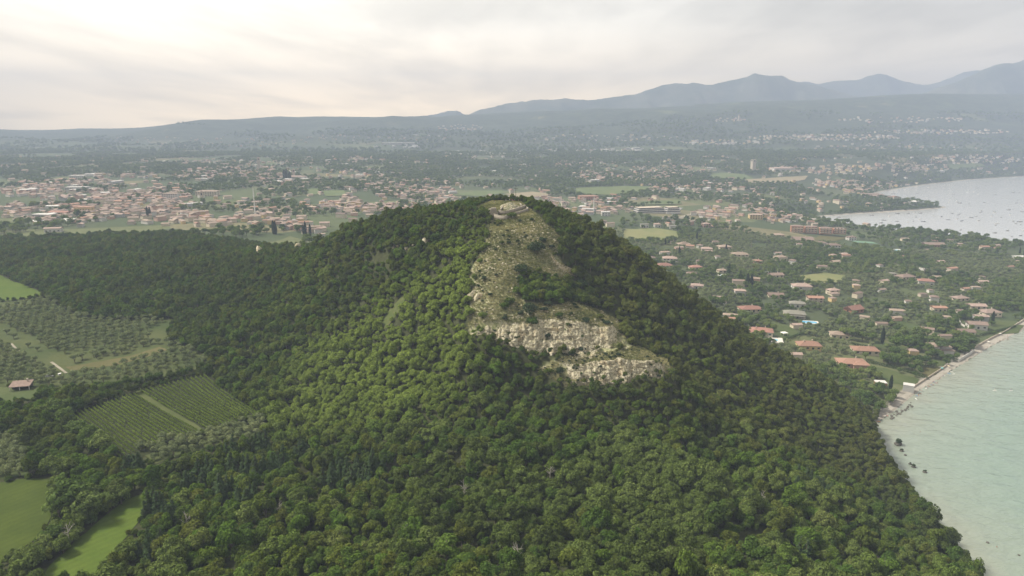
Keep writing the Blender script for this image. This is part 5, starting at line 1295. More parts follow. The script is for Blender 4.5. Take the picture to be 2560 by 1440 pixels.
# lawns and fields of the plain
LAWNS = [("lawn", [(2000, 690), (2060, 682), (2115, 690), (2100, 706), (2010, 712)], M_HAY, "yellowish orchard grass behind the long white villa"),
         ("lawn", [(1915, 800), (1975, 815), (2000, 835), (1960, 850), (1925, 815)], M_LAWN, "green orchard grass between the blue pool and the gazebo"),
         ("lawn", [(2168, 912), (2230, 926), (2300, 950), (2280, 968), (2230, 958), (2165, 928)], M_LAWN, "long lawn below the biggest orange roofed villa"),
         ("lawn", [(2325, 897), (2368, 905), (2360, 918), (2322, 910)], M_LAWN, "square garden lawn close to the white beach wall"),
         ("lawn", [(2312, 918), (2362, 920), (2325, 946), (2305, 938)], M_DRY, "bare brownish plot just above the beach"),
         ("lawn", [(2500, 805), (2560, 815), (2545, 832), (2490, 838), (2470, 830)], M_LAWN, "bright lawn behind the beach at the picture edge"),
         ("lawn", [(2180, 850), (2240, 862), (2270, 870), (2250, 878), (2180, 866)], M_LAWN, "lawn at the foot of the tall dark trees"),
         ("lawn", [(2230, 800), (2290, 812), (2330, 830), (2290, 835), (2240, 815)], M_LAWN, "grass clearing behind the brown leafed tree"),
         ("field", [(1500, 590), (1560, 574), (1640, 571), (1692, 579), (1696, 598), (1640, 602), (1560, 600)], M_HAY, "pale yellow hay field beside three white houses"),
         ("field", [(1440, 470), (1560, 466), (1660, 468), (1600, 480), (1520, 488), (1440, 486)], M_GFIELD, "bright green field in front of a dark tree line"),
         ("field", [(1765, 440), (1800, 432), (1860, 436), (1885, 447), (1850, 452), (1790, 446)], M_GFIELD, "light green field beside the church tower"),
         ("field", [(1860, 449), (1960, 443), (2020, 440), (2012, 450), (1960, 458), (1870, 458)], M_STUB, "tan stubble field beside the church tower"),
         ("field", [(1600, 505), (1700, 500), (1705, 511), (1610, 513)], M_GFIELD, "green field bordered by round trees behind the white hotel"),
         ("field", [(1130, 488), (1190, 478), (1255, 477), (1260, 484), (1200, 492)], M_GFIELD, "light green field just above the ruin"),
         ("field", [(1262, 486), (1330, 480), (1380, 486), (1360, 494), (1290, 494)], M_STUB, "pale tan field behind the iron cross"),
         ("field", [(800, 478), (860, 476), (865, 490), (815, 492)], M_GFIELD, "vivid green field between town and hill, smaller one"),
         ("field", [(765, 474), (795, 472), (800, 486), (770, 490)], M_GFIELD, "vivid green field between town and hill, larger one"),
         ("field", [(2360, 412), (2450, 408), (2470, 418), (2380, 424)], M_GFIELD, "green field above the far end of the bay"),
         ("field", [(2120, 594), (2050, 590), (2030, 600), (2090, 604)], M_DRY, "dry grass plot beside the apartment block")]
LP = []
for nm, px, mm_, lb in LAWNS:
    q = gpoly(px); LP.append(q[:, :2]); far_ = np.hypot(*q[:, :2].mean(0)); sheet(nm, q, 4 if far_ < 700 else 9 if far_ < 1300 else 18, 0.25 if far_ < 700 else 0.6 if far_ < 1300 else 1.2, mm_, lb, nm)
ROADS = []
def road(px, w, m, lb, off=0.5, step=5.0):
    q = gpoly(px); ROADS.append((q[:, :2], w)); ribbon("road", q, w, off, m, lb, "road", step)
road([(1668, 542), (1690, 545), (1720, 549), (1752, 556), (1780, 560)], 9, M_GRAVELROAD, "pale road passing below the white hotel", 0.7)
road([(1700, 545), (1720, 538), (1742, 534)], 8, M_GRAVELROAD, "short pale road branching off below the hotel", 0.75)
road([(1682, 543), (1690, 530), (1703, 520)], 7, M_ROAD, "grey road running up past the white hotel", 0.72)
road([(735, 548), (732, 560), (742, 570), (755, 577)], 5, M_ROAD, "narrow road winding between houses behind the ridge", 0.7)
road([(1130, 395), (1350, 388), (1650, 378)], 12, M_ROAD, "long straight road through the far industrial strip", 1.5, 30)

# hedges between the gardens
def hedge(px, h, w, label, gp=None):
    q = gpoly(px)[:, :2]; r = np.random.default_rng(int(px[0][0])); C, N = [], []
    o0 = np.array([q[0][0], q[0][1], h1(*q[0])])
    for a, b_ in zip(q[:-1], q[1:]):
        L = np.hypot(*(b_ - a)); n = int(L * 16 * h); d = (b_ - a) / L; pn = np.array([-d[1], d[0]]); t_ = r.random(n) * L
        side = r.integers(0, 3, n); off = np.where(side == 0, -w / 2, np.where(side == 1, w / 2, r.uniform(-w / 2, w / 2, n))); hh = np.where(side == 2, h, h * r.random(n)) + r.normal(size=n) * 0.08
        xy = a + np.outer(t_, d) + np.outer(off, pn); C.append(np.column_stack([xy, H(xy[:, 0], xy[:, 1]) + hh]))
        N.append(np.column_stack([np.outer(np.where(side == 2, 0, np.sign(off)), pn), np.where(side == 2, 1.0, 0.3)]) + r.normal(size=(n, 3)) * 0.35)
    C = np.vstack(C) - o0; V, F = leaves(C, np.vstack(N), 0.34 * r.uniform(.7, 1.3, len(C)), r)
    o = link("hedge", mesh_np("hedge", V, F, [M_HEDGE]), None, tuple(o0)); tag(o, label, "hedge", gp); ROADS.append((q, 3.0))
for k, (px, lb) in enumerate([([(2137, 753), (2240, 772), (2365, 793)], "long straight dark hedge crossing the olive gardens"), ([(2130, 862), (2180, 872), (2260, 890), (2330, 905)], "long hedge behind the two biggest orange roofs"),
        ([(2165, 905), (2230, 920), (2300, 940), (2320, 950)], "hedge along the top of the long lawn"), ([(1960, 852), (2000, 838), (2030, 830)], "hedge between gazebo lawn and yellow villa"),
        ([(1700, 678), (1745, 692), (1790, 700)], "double trimmed hedge below the red hipped villa"), ([(1640, 655), (1700, 662), (1760, 672)], "low hedge bordering a lawn by the hill's flank"),
        ([(2330, 885), (2370, 895), (2395, 905)], "hedge below the white terraced house"), ([(2450, 840), (2500, 828), (2540, 818)], "clipped hedge behind the beach lawn"), ([(1925, 782), (1960, 770), (1990, 760)], "hedge climbing towards the white house with grey green roof")]):
    hedge(px, 2.2, 1.6, lb)
# white beach wall, garden walls
def garden_wall(px, h, th, m, label):
    q = gpoly(px)[:, :2]; o0 = np.array([q[0][0], q[0][1], h1(*q[0])]); b = MB()
    for a, c_ in zip(q[:-1], q[1:]):
        d = (c_ - a) / np.hypot(*(c_ - a)); n_ = np.array([-d[1], d[0]]) * th / 2; za, zb = h1(*a), h1(*c_)
        P = [a - n_, c_ - n_, c_ + n_, a + n_]; i = len(b.v)
        for (p_, z) in zip(P, (za, zb, zb, za)): b.v.append((p_[0] - o0[0], p_[1] - o0[1], z - 1 - o0[2]))
        for (p_, z) in zip(P, (za, zb, zb, za)): b.v.append((p_[0] - o0[0], p_[1] - o0[1], z + h - o0[2]))
        for f in ((0, 3, 2, 1), (4, 5, 6, 7), (0, 1, 5, 4), (1, 2, 6, 5), (2, 3, 7, 6), (3, 0, 4, 7)): b.f.append(tuple(i + k for k in f)); b.m.append(0)
    o = link("garden_wall", b.mesh("garden_wall", [m]), None, tuple(o0)); tag(o, label, "wall")
garden_wall([(2396, 905), (2415, 893), (2435, 880)], 2.6, 0.4, WALL['white'], "white retaining wall at the back of the beach")
garden_wall([(2435, 872), (2455, 860), (2480, 846), (2510, 832), (2562, 800)], 1.8, 0.4, WALL['beige'], "grey stone wall along the upper beach")
garden_wall([(2280, 972), (2310, 952), (2340, 933), (2372, 912)], 1.6, 0.35, WALL['beige'], "low stone wall between lawns and beach")
garden_wall([(2398, 800), (2402, 812), (2412, 818)], 1.8, 0.3, WALL['white'], "curved white garden wall beside the white gabled house")
garden_wall([(1893, 687), (1905, 684), (1922, 682)], 2.0, 0.3, WALL['white'], "white poolside wall beside the long brown gabled villa")
garden_wall([(1662, 652), (1690, 656), (1722, 658)], 1.0, 0.4, WALL['white'], "low white wall edging a lawn near the hill")

# ------------------------------------------------------------------ towns
HTYPES = []
for i in range(10):
    r = random.Random(900 + i); w, d, h = r.uniform(11, 19), r.uniform(8.5, 11), r.choice([5.5, 6.0, 7.5, 8.5]); kd = 'gable' if i % 3 else 'hip'
    b = MB(); wall_geo(b, w, d, h, kd, 0.34); wmesh = b.mesh("wall", [list(WALL.values())[[0, 1, 1, 2, 3, 6, 0, 7, 1, 6][i]]])
    b = MB(); roof_geo(b, w, d, h, kd, 0.6, 0.34); rmesh = b.mesh("roof", [ROOF[['tan', 'pink', 'brown', 'pink', 'tan', 'orange', 'brown', 'pink', 'tan', 'brown'][i]]])
    HTYPES.append((wmesh, rmesh, w, d))
for i in range(2):
    w, d, h = [38, 26][i], [18, 14][i], [6.5, 7.0][i]
    b = MB(); wall_geo(b, w, d, h, 'gable', 0.12); wmesh = b.mesh("wall", [WALL[['grey', 'white'][i]]])
    b = MB(); roof_geo(b, w, d, h, 'gable', 0.4, 0.12); rmesh = b.mesh("roof", [ROOF['white']]); HTYPES.append((wmesh, rmesh, w, d))
col_house = bpy.data.collections.new("source_house")
for k, (a, b_, w, d) in enumerate(HTYPES):
    bm = bmesh.new(); bm.from_mesh(a); n0 = len(bm.faces); bm.from_mesh(b_); bm.faces.ensure_lookup_table()
    for f in bm.faces[n0:]: f.material_index = 1
    me = bpy.data.meshes.new("house"); bm.to_mesh(me); bm.free(); me.materials.append(a.materials[0]); me.materials.append(b_.materials[0])
    col_house.objects.link(bpy.data.objects.new("house_source_%02d" % k, me))
# (u, v, half width, half height, count, industrial share, district)
TOWNS = [(150, 535, 150, 26, 75, .02, 0), (330, 515, 130, 30, 130, 0, 0), (220, 490, 160, 16, 70, .05, 0), (420, 490, 60, 26, 40, 0, 0), (470, 545, 60, 16, 22, 0, 0), (540, 555, 40, 12, 10, 0, 0), (720, 560, 60, 18, 16, 0, 0),
         (640, 535, 50, 12, 8, 0, 0), (780, 580, 40, 8, 5, 0, 0), (600, 432, 130, 16, 80, .02, 1), (700, 452, 90, 10, 30, .1, 1), (500, 440, 70, 12, 28, .05, 1), (930, 522, 130, 16, 80, 0, 2), (860, 512, 60, 14, 25, 0, 2), (1010, 470, 150, 18, 65, .02, 2), (1080, 500, 80, 14, 30, 0, 2),
         (1140, 520, 60, 10, 16, 0, 2), (1380, 505, 60, 10, 14, 0, 3), (1490, 520, 90, 22, 36, .03, 3), (1560, 440, 130, 14, 60, .02, 3), (1680, 425, 110, 12, 50, .02, 3), (1720, 470, 150, 14, 50, .02, 3), (1850, 530, 110, 14, 34, 0, 3), (1960, 545, 60, 12, 20, 0, 3), (1780, 540, 60, 12, 12, 0, 3),
         (1960, 425, 50, 7, 22, 0, 4), (2110, 462, 80, 9, 36, 0, 4), (2220, 466, 90, 7, 30, 0, 4), (2150, 480, 50, 6, 16, 0, 4), (2080, 425, 110, 12, 40, 0, 4), (2260, 420, 130, 12, 50, 0, 4), (2430, 400, 130, 12, 50, 0, 4), (2060, 345, 200, 7, 90, .1, 4), (2350, 330, 180, 6, 50, .05, 4), (1810, 357, 110, 6, 36, .3, 4),
         (1000, 367, 70, 3, 8, 1, 5), (1200, 384, 160, 5, 22, .8, 5), (1600, 376, 100, 4, 16, .7, 5), (1480, 378, 120, 5, 16, .4, 5), (200, 462, 150, 10, 36, .1, 0), (80, 480, 80, 12, 28, .05, 0), (860, 405, 150, 10, 30, .1, 5), (560, 410, 180, 7, 20, .05, 5), (300, 440, 120, 6, 14, .1, 5), (900, 435, 100, 10, 20, .05, 2),
         (450, 355, 330, 14, 40, 0, 6), (1150, 320, 60, 9, 20, 0, 6), (1820, 300, 45, 5, 16, 0, 6), (2250, 300, 160, 8, 30, 0, 6), (950, 345, 200, 8, 24, .1, 6), (1500, 345, 200, 8, 26, .1, 6), (2250, 370, 250, 10, 40, 0, 4), (1430, 415, 120, 8, 20, .1, 3)]
hp = []
for u, v, ru, rv, n, ind, dis in TOWNS:
    n = int(n * 1.9)
    a = rng.random(n) * 6.283; r_ = np.sqrt(rng.random(n)); gq = G(u + ru * r_ * np.cos(a), v + rv * r_ * np.sin(a))
    base = fbm(np.array([u / 70.0]), np.array([v / 40.0]), 1)[0] * 3
    for q in gq: hp.append((q[0], q[1], q[2], base + rng.choice([0, math.pi / 2]) + rng.normal() * 0.12, rng.random() < ind, dis))
n_sc = 900; gq = G(rng.uniform(-20, 2580, n_sc), 392 + 175 * rng.random(n_sc) ** 1.3)
for q in gq: hp.append((q[0], q[1], q[2], rng.random() * 6.28, rng.random() < 0.02, 0 if q[0] < -250 else 2 if q[0] < 60 else 3 if q[0] < 500 else 4))
sel = []; cells = {}
for h_ in hp:
    x, y = h_[0], h_[1]
    if polydist(np.array([x]), np.array([y]), SHORE)[0] < 14 or inpoly(np.array([x]), np.array([y]), LAKE)[0]: continue
    if y < 950 and -640 < x < 560 and inpoly(np.array([x]), np.array([y]), HILLPOLY)[0]: continue
    if any(inpoly(np.array([x]), np.array([y]), p_)[0] for p_ in LP): continue
    if any((x - o[0]) ** 2 + (y - o[1]) ** 2 < (o[2] + 9) ** 2 for o in OCC[:120]): continue
    md = 9.5 if y < 2200 else 13
    cx_, cy_ = int(x // 16), int(y // 16)
    if any((x - p_[0]) ** 2 + (y - p_[1]) ** 2 < md ** 2 for i in (-1, 0, 1) for j in (-1, 0, 1) for p_ in cells.get((cx_ + i, cy_ + j), ())): continue
    cells.setdefault((cx_, cy_), []).append((x, y)); sel.append(h_)
for x, y, *_r in sel: OCC.append((x, y, 7.0))
sel.sort(key=lambda h_: h_[0] ** 2 + h_[1] ** 2)
DIST = ["house in the old town beyond the far wood edge", "house in the hazy upper town around the church", "house in the village strip behind the ruin", "house in the suburb between the hotel and the far fields", "house among the trees above the bay", "pale roofed building in the far industrial strip", "house in a far hillside village"]
HDESC = ["white tan roofed", "cream pink roofed", "cream brown roofed", "yellow pink roofed", "pink tan roofed", "beige orange roofed", "white brown roofed", "grey pink roofed", "cream tan roofed", "beige brown roofed", "", ""]
DGRP = ["old town houses", "upper town houses", "village strip houses", "suburb houses", "houses above the bay", "industrial strip buildings", "hillside village houses"]
n_ex = 0
for _try in range(900):
    if n_ex >= 64: break
    u, v = rng.uniform(1600, 2540), rng.uniform(600, 900)
    q = G([u], [v])[0]; X, Y = np.array([q[0]]), np.array([q[1]])
    if q[1] < 470 or q[0] < 90 or inpoly(X, Y, HILLPOLY)[0] or inpoly(X, Y, LAKE)[0] or polydist(X, Y, SHORE)[0] < 30 or any(inpoly(X, Y, p_)[0] for p_ in LP): continue
    if any((q[0] - o[0]) ** 2 + (q[1] - o[1]) ** 2 < (o[2] + 9) ** 2 for o in OCC) or any(polydist(X, Y, p_)[0] < 6 for p_, w in ROADS): continue
    k = int(rng.integers(0, 10)); e = link("garden_house", None, None, tuple(q), rng.normal() * 0.3, rng.uniform(0.5, 0.78)); near_v = min(VILLAS, key=lambda z_: (z_[0] - q[0]) ** 2 + (z_[1] - q[1]) ** 2)[2]
    tag(e, " ".join(("small house beyond the " + near_v).split()[:16]), "house", "small houses among the villas"); link("wall", HTYPES[k][0], e); link("roof", HTYPES[k][1], e); OCC.append((q[0], q[1], 7.0)); n_ex += 1
cnt = 0; rest = []
for h_ in sel:
    x, y, z, rz, ind, dis = h_; k = int(rng.integers(10, 12)) if ind else int(rng.integers(0, 10)); s = rng.uniform(0.55, 0.95)
    if cnt < 300:
        e = link("town_house", None, None, (x, y, z), rz, s); tag(e, HDESC[k] + " " + DIST[dis] if not ind else "large pale shed roof among the houses of the plain", "house" if not ind else "shed", DGRP[dis] if not ind else "large sheds in the plain")
        link("wall", HTYPES[k][0], e); link("roof", HTYPES[k][1], e); cnt += 1
    else: rest.append((x, y, z, rz, s, k))
rest = np.array(rest)
scatter("distant_houses", col_house, 12, rest[:, :3], rest[:, 3], rest[:, 4], "tiny hazy houses of the far towns and hill villages", "houses", idx=rest[:, 5])
def tower(u, v, h, w, label, top='pyramid'):
    q = G([u], [v])[0]; e = link("church_tower", None, None, tuple(q), 0.3); tag(e, label, "tower")
    b = MB(); b.box(-w / 2, w / 2, -w / 2, w / 2, -2, h); link("shaft", b.mesh("shaft", [WALL['beige']]), e)
    b = MB(); b.box(-w * .58, w * .58, -w * .58, w * .58, h, h + 0.7); link("cornice", b.mesh("cornice", [WALL['beige']]), e)
    for k in range(4):
        b = MB(); a = k * math.pi / 2; b.box(-w * .18, w * .18, -0.06, 0.06, h - 5.2, h - 1.2); link("belfry_opening", b.mesh("belfry_opening", [M_GLASS]), e, (math.sin(a) * (w / 2 + .03), -math.cos(a) * (w / 2 + .03), 0), a)
    if top == 'pyramid':
        b = MB(); roof_geo(b, w, w, h + 0.7, 'hip', 0.25, 0.8); link("roof", b.mesh("roof", [ROOF['brown']]), e)
    OCC.append((q[0], q[1], 8))
tower(1882, 428, 38, 13, "broad pale church tower above the stubble field", 'flat'); tower(648, 425, 34, 8, "pale church tower in the hazy upper town"); tower(506, 508, 20, 6, "small stone bell tower at the old town's edge")
tower(735, 448, 24, 6, "slim pale bell tower beside the tall cypress clump"); tower(1847, 302, 34, 9, "tiny pale bell tower on the far hillside")
for u, v0, h, lb in ((638, 540, 46, "tall white lattice mast rising beside the old town"), (1484, 535, 34, "tall pale mast beside the white flat roofed cube"), (2349, 690, 11, "grey power pole among the pines"), (2455, 735, 14, "grey power pole above the olive gardens"), (1877, 628, 14, "thin utility pole among olive trees")):
    q = G([u], [v0])[0]; e = link("mast", None, None, tuple(q)); tag(e, lb, "mast"); s = h / 46
    b = MB(); b.tube([(0, 0, -1), (0, 0, h * 0.75), (0, 0, h)], [1.1 * s + .1, 0.7 * s + .08, 0.15], 6); link("pole", b.mesh("pole", [M_WHITE if h > 20 else M_POST]), e)
    b = MB(); b.box(-0.9 * s - .6, 0.9 * s + .6, -.12, .12, h * 0.9, h * 0.9 + 0.25); link("crossarm", b.mesh("crossarm", [M_WHITE if h > 20 else M_POST]), e)
for (u, v, lb) in ((98, 562, "white peaked tent canopy beside the dark trees at the town's edge"), (176, 558, "white winged tent canopy on the grass at the town's edge")):
    q = G([u], [v])[0]; e = link("tent_canopy", None, None, tuple(q)); tag(e, lb, "tent")
    b = MB(); b.quad([(-9, 0, 7), (0, -6, 3), (9, 0, 7), (0, 6, 3)]); b.quad([(-9, 0, 6.9), (0, 6, 2.9), (9, 0, 6.9), (0, -6, 2.9)]); link("canopy", b.mesh("canopy", [M_WHITE]), e)
    for sx_, sy_, hh in ((-9, 0, 7), (9, 0, 7), (0, -6, 3), (0, 6, 3)):
        b = MB(); b.tube([(sx_, sy_, -1), (sx_, sy_, hh)], [0.15, 0.12], 5); link("pole", b.mesh("pole", [M_WHITE]), e)
def big(u, v, wpx, h, rz, roof, wall, label, kind='gable', dr=0.5, **kw):
    return villa(u, v, wpx, rz, roof, wall, label, h=h, dr=dr, kind=kind, pitch=kw.pop('pitch', 0.2), chim=0, name="town_building", cat="building", **kw)
big(112, 548, 50, 7, -8, 'white', 'grey', "white flat roofed school at the old town's edge", 'flat'); big(152, 540, 52, 6, -4, 'red', 'beige', "long red roof behind the white flat roofed school"); big(212, 535, 44, 11, 2, 'orange', 'yellow', "yellow three storey palazzo with dark doorways in the old town", 'hip')
big(135, 580, 40, 5, 12, 'pink', 'white', "long low pink roofed house at the wood's far edge"); big(195, 478, 54, 8, 4, 'white', 'grey', "big pale shed roof behind the old town", 'flat'); big(195, 446, 36, 7, 6, 'white', 'white', "pale shed roof in the fields behind the old town", 'flat')
big(430, 500, 46, 12, -4, 'tan', 'white', "tall white palazzo on the old town's crest", 'hip'); big(520, 490, 60, 9, 3, 'tan', 'cream', "long cream building with window rows right of the old town", 'hip'); big(545, 562, 52, 6, -12, 'tan', 'cream', "large pale sloping roof just beyond the wood", 'gable')
big(785, 575, 40, 5, 8, 'tan', 'cream', "cream gabled farmhouse half behind the ridge wood"); big(805, 594, 18, 5, 20, 'tan', 'white', "lone white gabled house standing on the ridge"); big(740, 450, 60, 8, -6, 'pink', 'white', "white convent building beside the tall cypress clump", 'hip')
big(1955, 428, 60, 9, 2, 'pink', 'white', "long white farm complex beside the church tower", 'hip'); big(2180, 492, 56, 6, -8, 'brown', 'cream', "brown roofed waterside house where the bay narrows", 'hip'); big(2228, 498, 36, 6, 6, 'brown', 'cream', "brown roofed waterside house at the root of the spit", 'hip')
big(1470, 500, 60, 8, 10, 'orange', 'brick', "long orange terraced block beyond the ruin", 'hip'); big(1000, 362, 110, 9, 0, 'white', 'white', "very long white warehouse at the foot of the far hills", 'flat', dr=0.25)

# ------------------------------------------------------------------ trees of the gardens and the plain
OMARK = [(*G([u], [v])[0][:2], lb) for u, v, lb in ((60, 780, "near the pale upper meadow"), (300, 830, "below the wood edge in the large grove"), (450, 890, "at the vineyard end of the large grove"), (120, 900, "along the gravel track"), (60, 960, "near the small shed"), (300, 940, "along the belt above the vineyard"), (470, 1110, "in the strip below the vineyard, lower half"), (600, 1075, "in the strip below the vineyard, upper half"), (20, 1150, "in the rows above the smooth corner meadow"), (200, 860, "in the middle of the large grove"))]
def olive_lb(x, y): return "grey green olive tree " + min(OMARK, key=lambda q: (q[0] - x) ** 2 + (q[1] - y) ** 2)[2]
def near_lb(pre, x, y):
    k = min(VILLAS, key=lambda q: (q[0] - x) ** 2 + (q[1] - y) ** 2); return " ".join((pre + k[2]).split()[:16])
occ = np.array(OCC)
occ_cells = {}
for x, y, r_ in OCC: occ_cells.setdefault((int(x // 40), int(y // 40)), []).append((x, y, r_))
def free(x, y, pad):
    k = np.ones(len(x), bool)
    for i in range(len(x)):
        cx_, cy_ = int(x[i] // 40), int(y[i] // 40)
        for a in (-1, 0, 1):
            for b_ in (-1, 0, 1):
                for ox, oy, r_ in occ_cells.get((cx_ + a, cy_ + b_), ()):
                    if (x[i] - ox) ** 2 + (y[i] - oy) ** 2 < (r_ + pad[i]) ** 2: k[i] = False
    return k
def off_fields(x, y):
    k = ~inpoly(x, y, LAKE) & (polydist(x, y, SHORE) > 5)
    for p_ in LP: k &= ~inpoly(x, y, p_)
    for p_, w in ROADS: k &= polydist(x, y, p_) > w / 2 + 2.0
    k &= ~inpoly(x, y, HILLPOLY)
    for p_ in FW.values(): k &= ~inpoly(x, y, p_)
    return k
BEACH_PX = [(2190, 1062), (2235, 1025), (2300, 975), (2380, 925), (2470, 870), (2560, 822), (2600, 802), (2590, 785), (2560, 797), (2510, 828), (2480, 843), (2440, 868), (2400, 898), (2350, 920), (2292, 960), (2240, 1003), (2200, 1030), (2178, 1050)]
BEACH = gpoly(BEACH_PX)
near_poly = np.array([(80, 640), (190, 560), (262, 455), (300, 470), (380, 560), (520, 650), (900, 760), (900, 1010), (300, 1180), (-60, 1000), (-60, 760)])
gx1, gy1 = jitter(near_poly, 6.2, 0.45)
ok = off_fields(gx1, gy1) & ~inpoly(gx1, gy1, BEACH) & inframe(gx1, gy1, H(gx1, gy1) + 5, 40)
ok &= fbm(gx1 / 38.0 + 31, gy1 / 38.0, 3) > 0.32
gx1, gy1 = gx1[ok], gy1[ok]
olv = (fbm(gx1 / 70.0 + 7, gy1 / 70.0 + 3, 2) + rng.normal(size=len(gx1)) * 0.10) > 0.46
shoreband = polydist(gx1, gy1, SHORE) < 60; olv &= ~shoreband
ok = free(gx1, gy1, np.where(olv, 2.0, 3.2)); gx1, gy1, olv, shoreband = gx1[ok], gy1[ok], olv[ok], shoreband[ok]
gz1 = H(gx1, gy1); s1 = np.where(olv, rng.uniform(0.85, 1.35, len(gx1)), rng.uniform(0.40, 0.95, len(gx1)) * np.where(shoreband, 1.1, 1.0))
OL = np.vstack([OL, np.stack([gx1[olv], gy1[olv]], 1)]); olz = np.append(olz, gz1[olv]); ols = np.append(rng.uniform(0.8, 1.2, len(olz) - olv.sum()), s1[olv])
dd = np.hypot(OL[:, 0], OL[:, 1]); ordr = np.argsort(np.where(inframe(OL[:, 0], OL[:, 1], olz + 2, 0), dd / ols, 1e9)); split = len(dd) and (OL[:, 0] < 0)
for i in ordr[:300]:
    lb, gp = (olive_lb(OL[i, 0], OL[i, 1]), "olive trees near the vineyard") if OL[i, 0] < 0 else (near_lb("olive tree near the ", OL[i, 0], OL[i, 1]), "olive trees in the villa gardens")
    tree("olive_tree", 'olive', int(rng.integers(0, 99)), (OL[i, 0], OL[i, 1], olz[i]), rng.random() * 6.28, float(ols[i]), lb, "tree", gp)
i = ordr[300:]; scatter("olive_grove", proto_collection('olive'), 4, np.column_stack([OL[i], olz[i]]), rng.random(len(i)) * 6.28, ols[i], "rows of grey green olive trees in groves and gardens", "olive grove")
# named garden trees
for u, v, kd, s, lb in [(1800, 772, 'garden', 1.5, "massive dark garden tree at the wood's edge beside the white villa"), (1780, 765, 'garden', 1.25, "dark garden tree on the hill side of the massive one"), (1822, 690, 'pine', 1.7, "tall dark layered cedar near the tan roofed villa"), (1850, 705, 'pine', 1.4, "dark cedar behind the cypress clump"),
        (1868, 718, 'cypress', 1.5, "first of the broad dark cypresses above the white compact villa"), (1878, 718, 'cypress', 1.4, "second of the broad dark cypresses above the white compact villa"), (2110, 845, 'garden', 1.35, "dark tree at the near end of the tall evergreen mass"), (2130, 850, 'garden', 1.5, "dark tree second in the tall evergreen mass"), (2155, 855, 'garden', 1.6, "tallest dark tree in the evergreen mass"), (2180, 855, 'garden', 1.45, "dark tree fourth in the evergreen mass"), (2205, 860, 'cypress', 1.4, "dark spire tree ending the evergreen mass"),
        (2240, 878, 'garden', 1.7, "huge brownish green leafy tree beside the evergreen mass"), (2272, 872, 'garden', 1.5, "broad dark tree beside the huge brownish tree"), (2365, 838, 'pine', 1.5, "dark conical conifer beside the red brown roofs"), (2350, 885, 'umbrella', 1.15, "umbrella pine leaning over the white terraced house"), (2400, 875, 'garden', 1.2, "rounded garden tree behind the beach wall"), (2430, 870, 'umbrella', 0.9, "spreading pine beside the beach wall"),
        (2225, 978, 'cypress', 1.0, "single dark cypress beside the flat white roofed hut"), (2300, 935, 'garden', 0.8, "olive like tree in the middle of the beach gardens"), (2170, 700, 'umbrella', 1.3, "flat topped pine in the olive gardens"), (2310, 690, 'umbrella', 1.5, "wide flat topped pine behind the red roofed white house"), (2345, 695, 'umbrella', 1.2, "flat topped pine beside the grey power pole"), (2560, 640, 'cypress', 1.1, "cypress pair at the headland, nearer one"), (2548, 640, 'cypress', 1.0, "cypress pair at the headland, farther one"), (2490, 642, 'pine', 1.3, "dark conifer standing above the headland trees"),
        (1663, 612, 'cypress', 0.9, "cypress beside the hay field, taller one"), (1672, 613, 'cypress', 0.8, "cypress beside the hay field, shorter one"), (1698, 640, 'cypress', 1.2, "tall thin cypress near the three tiered villa"), (1815, 626, 'cypress', 0.9, "cypress in front of the cream villa"), (1742, 600, 'cypress', 1.0, "thin cypress in the olive gardens behind the hay field"), (2120, 640, 'garden', 0.9, "dark round tree beside the low white house"), (1880, 745, 'umbrella', 1.0, "round garden pine near the compact white villa"), (1880, 815, 'garden', 1.4, "broad dark cedar like tree above the large red two part roof"), (1860, 805, 'garden', 1.2, "dark spreading tree touching the hill's wood"), (2480, 812, 'cypress', 1.1, "single tall cypress beside the wide pink roofed house")]:
    q = G([u], [v])[0]; tree({'pine': 'cedar_tree', 'cypress': 'cypress_tree', 'umbrella': 'umbrella_pine_tree', 'garden': 'garden_tree'}[kd], kd, int(rng.integers(0, 9)), tuple(q), rng.random() * 6, s, lb, "tree", None)
for u, v, n, ru in ((718, 452, 9, 9), (770, 590, 5, 14), (690, 585, 5, 10), (365, 545, 4, 12)):
    for k in range(n):
        q = G([u + rng.uniform(-ru, ru)], [v + rng.uniform(-2, 2)])[0]; tree('cypress_tree', 'cypress', k, tuple(q), 0, rng.uniform(1.0, 1.5) * (1.6 if u == 718 else 1), "dark cypress in a tall group behind the hill and old town", "tree", "cypress groups behind the hill")
# the wider plain
plain_poly = np.array([(-700, 900), (-60, 760), (-60, 1000), (300, 1180), (900, 1010), (1500, 1500), (2600, 3200), (-2700, 3200)])
gx2, gy2 = jitter(plain_poly, 13.5, 0.5)
ok = inframe(gx2, gy2, 60, 20); gx2, gy2 = gx2[ok], gy2[ok]
dens = fbm(gx2 / 110.0 + 3, gy2 / 150.0, 3) + 0.10 * sstep(1200, 2600, gy2) * (fbm(gx2 / 500.0, gy2 / 500.0 + 8, 2) - 0.35) * 6
ok = off_fields(gx2, gy2) & (dens > 0.495); gx2, gy2 = gx2[ok], gy2[ok]
s2 = rng.uniform(0.6, 1.25, len(gx2)); ok = free(gx2, gy2, 2.0 + 0 * s2); gx2, gy2, s2 = gx2[ok], gy2[ok], s2[ok]
# woods on the far hills, grown as coarse clumps
wp = np.array([(-2600, 3100), (3000, 3100), (3500, 4300), (-3700, 4800)])
gx3, gy3 = jitter(wp, 34, 0.5); ok = inframe(gx3, gy3, H(gx3, gy3), 20) & (fbm(gx3 / 260.0, gy3 / 260.0, 3) > 0.50); gx3, gy3 = gx3[ok], gy3[ok]
ok = free(gx3, gy3, np.full(len(gx3), 14.0)); gx3, gy3 = gx3[ok], gy3[ok]
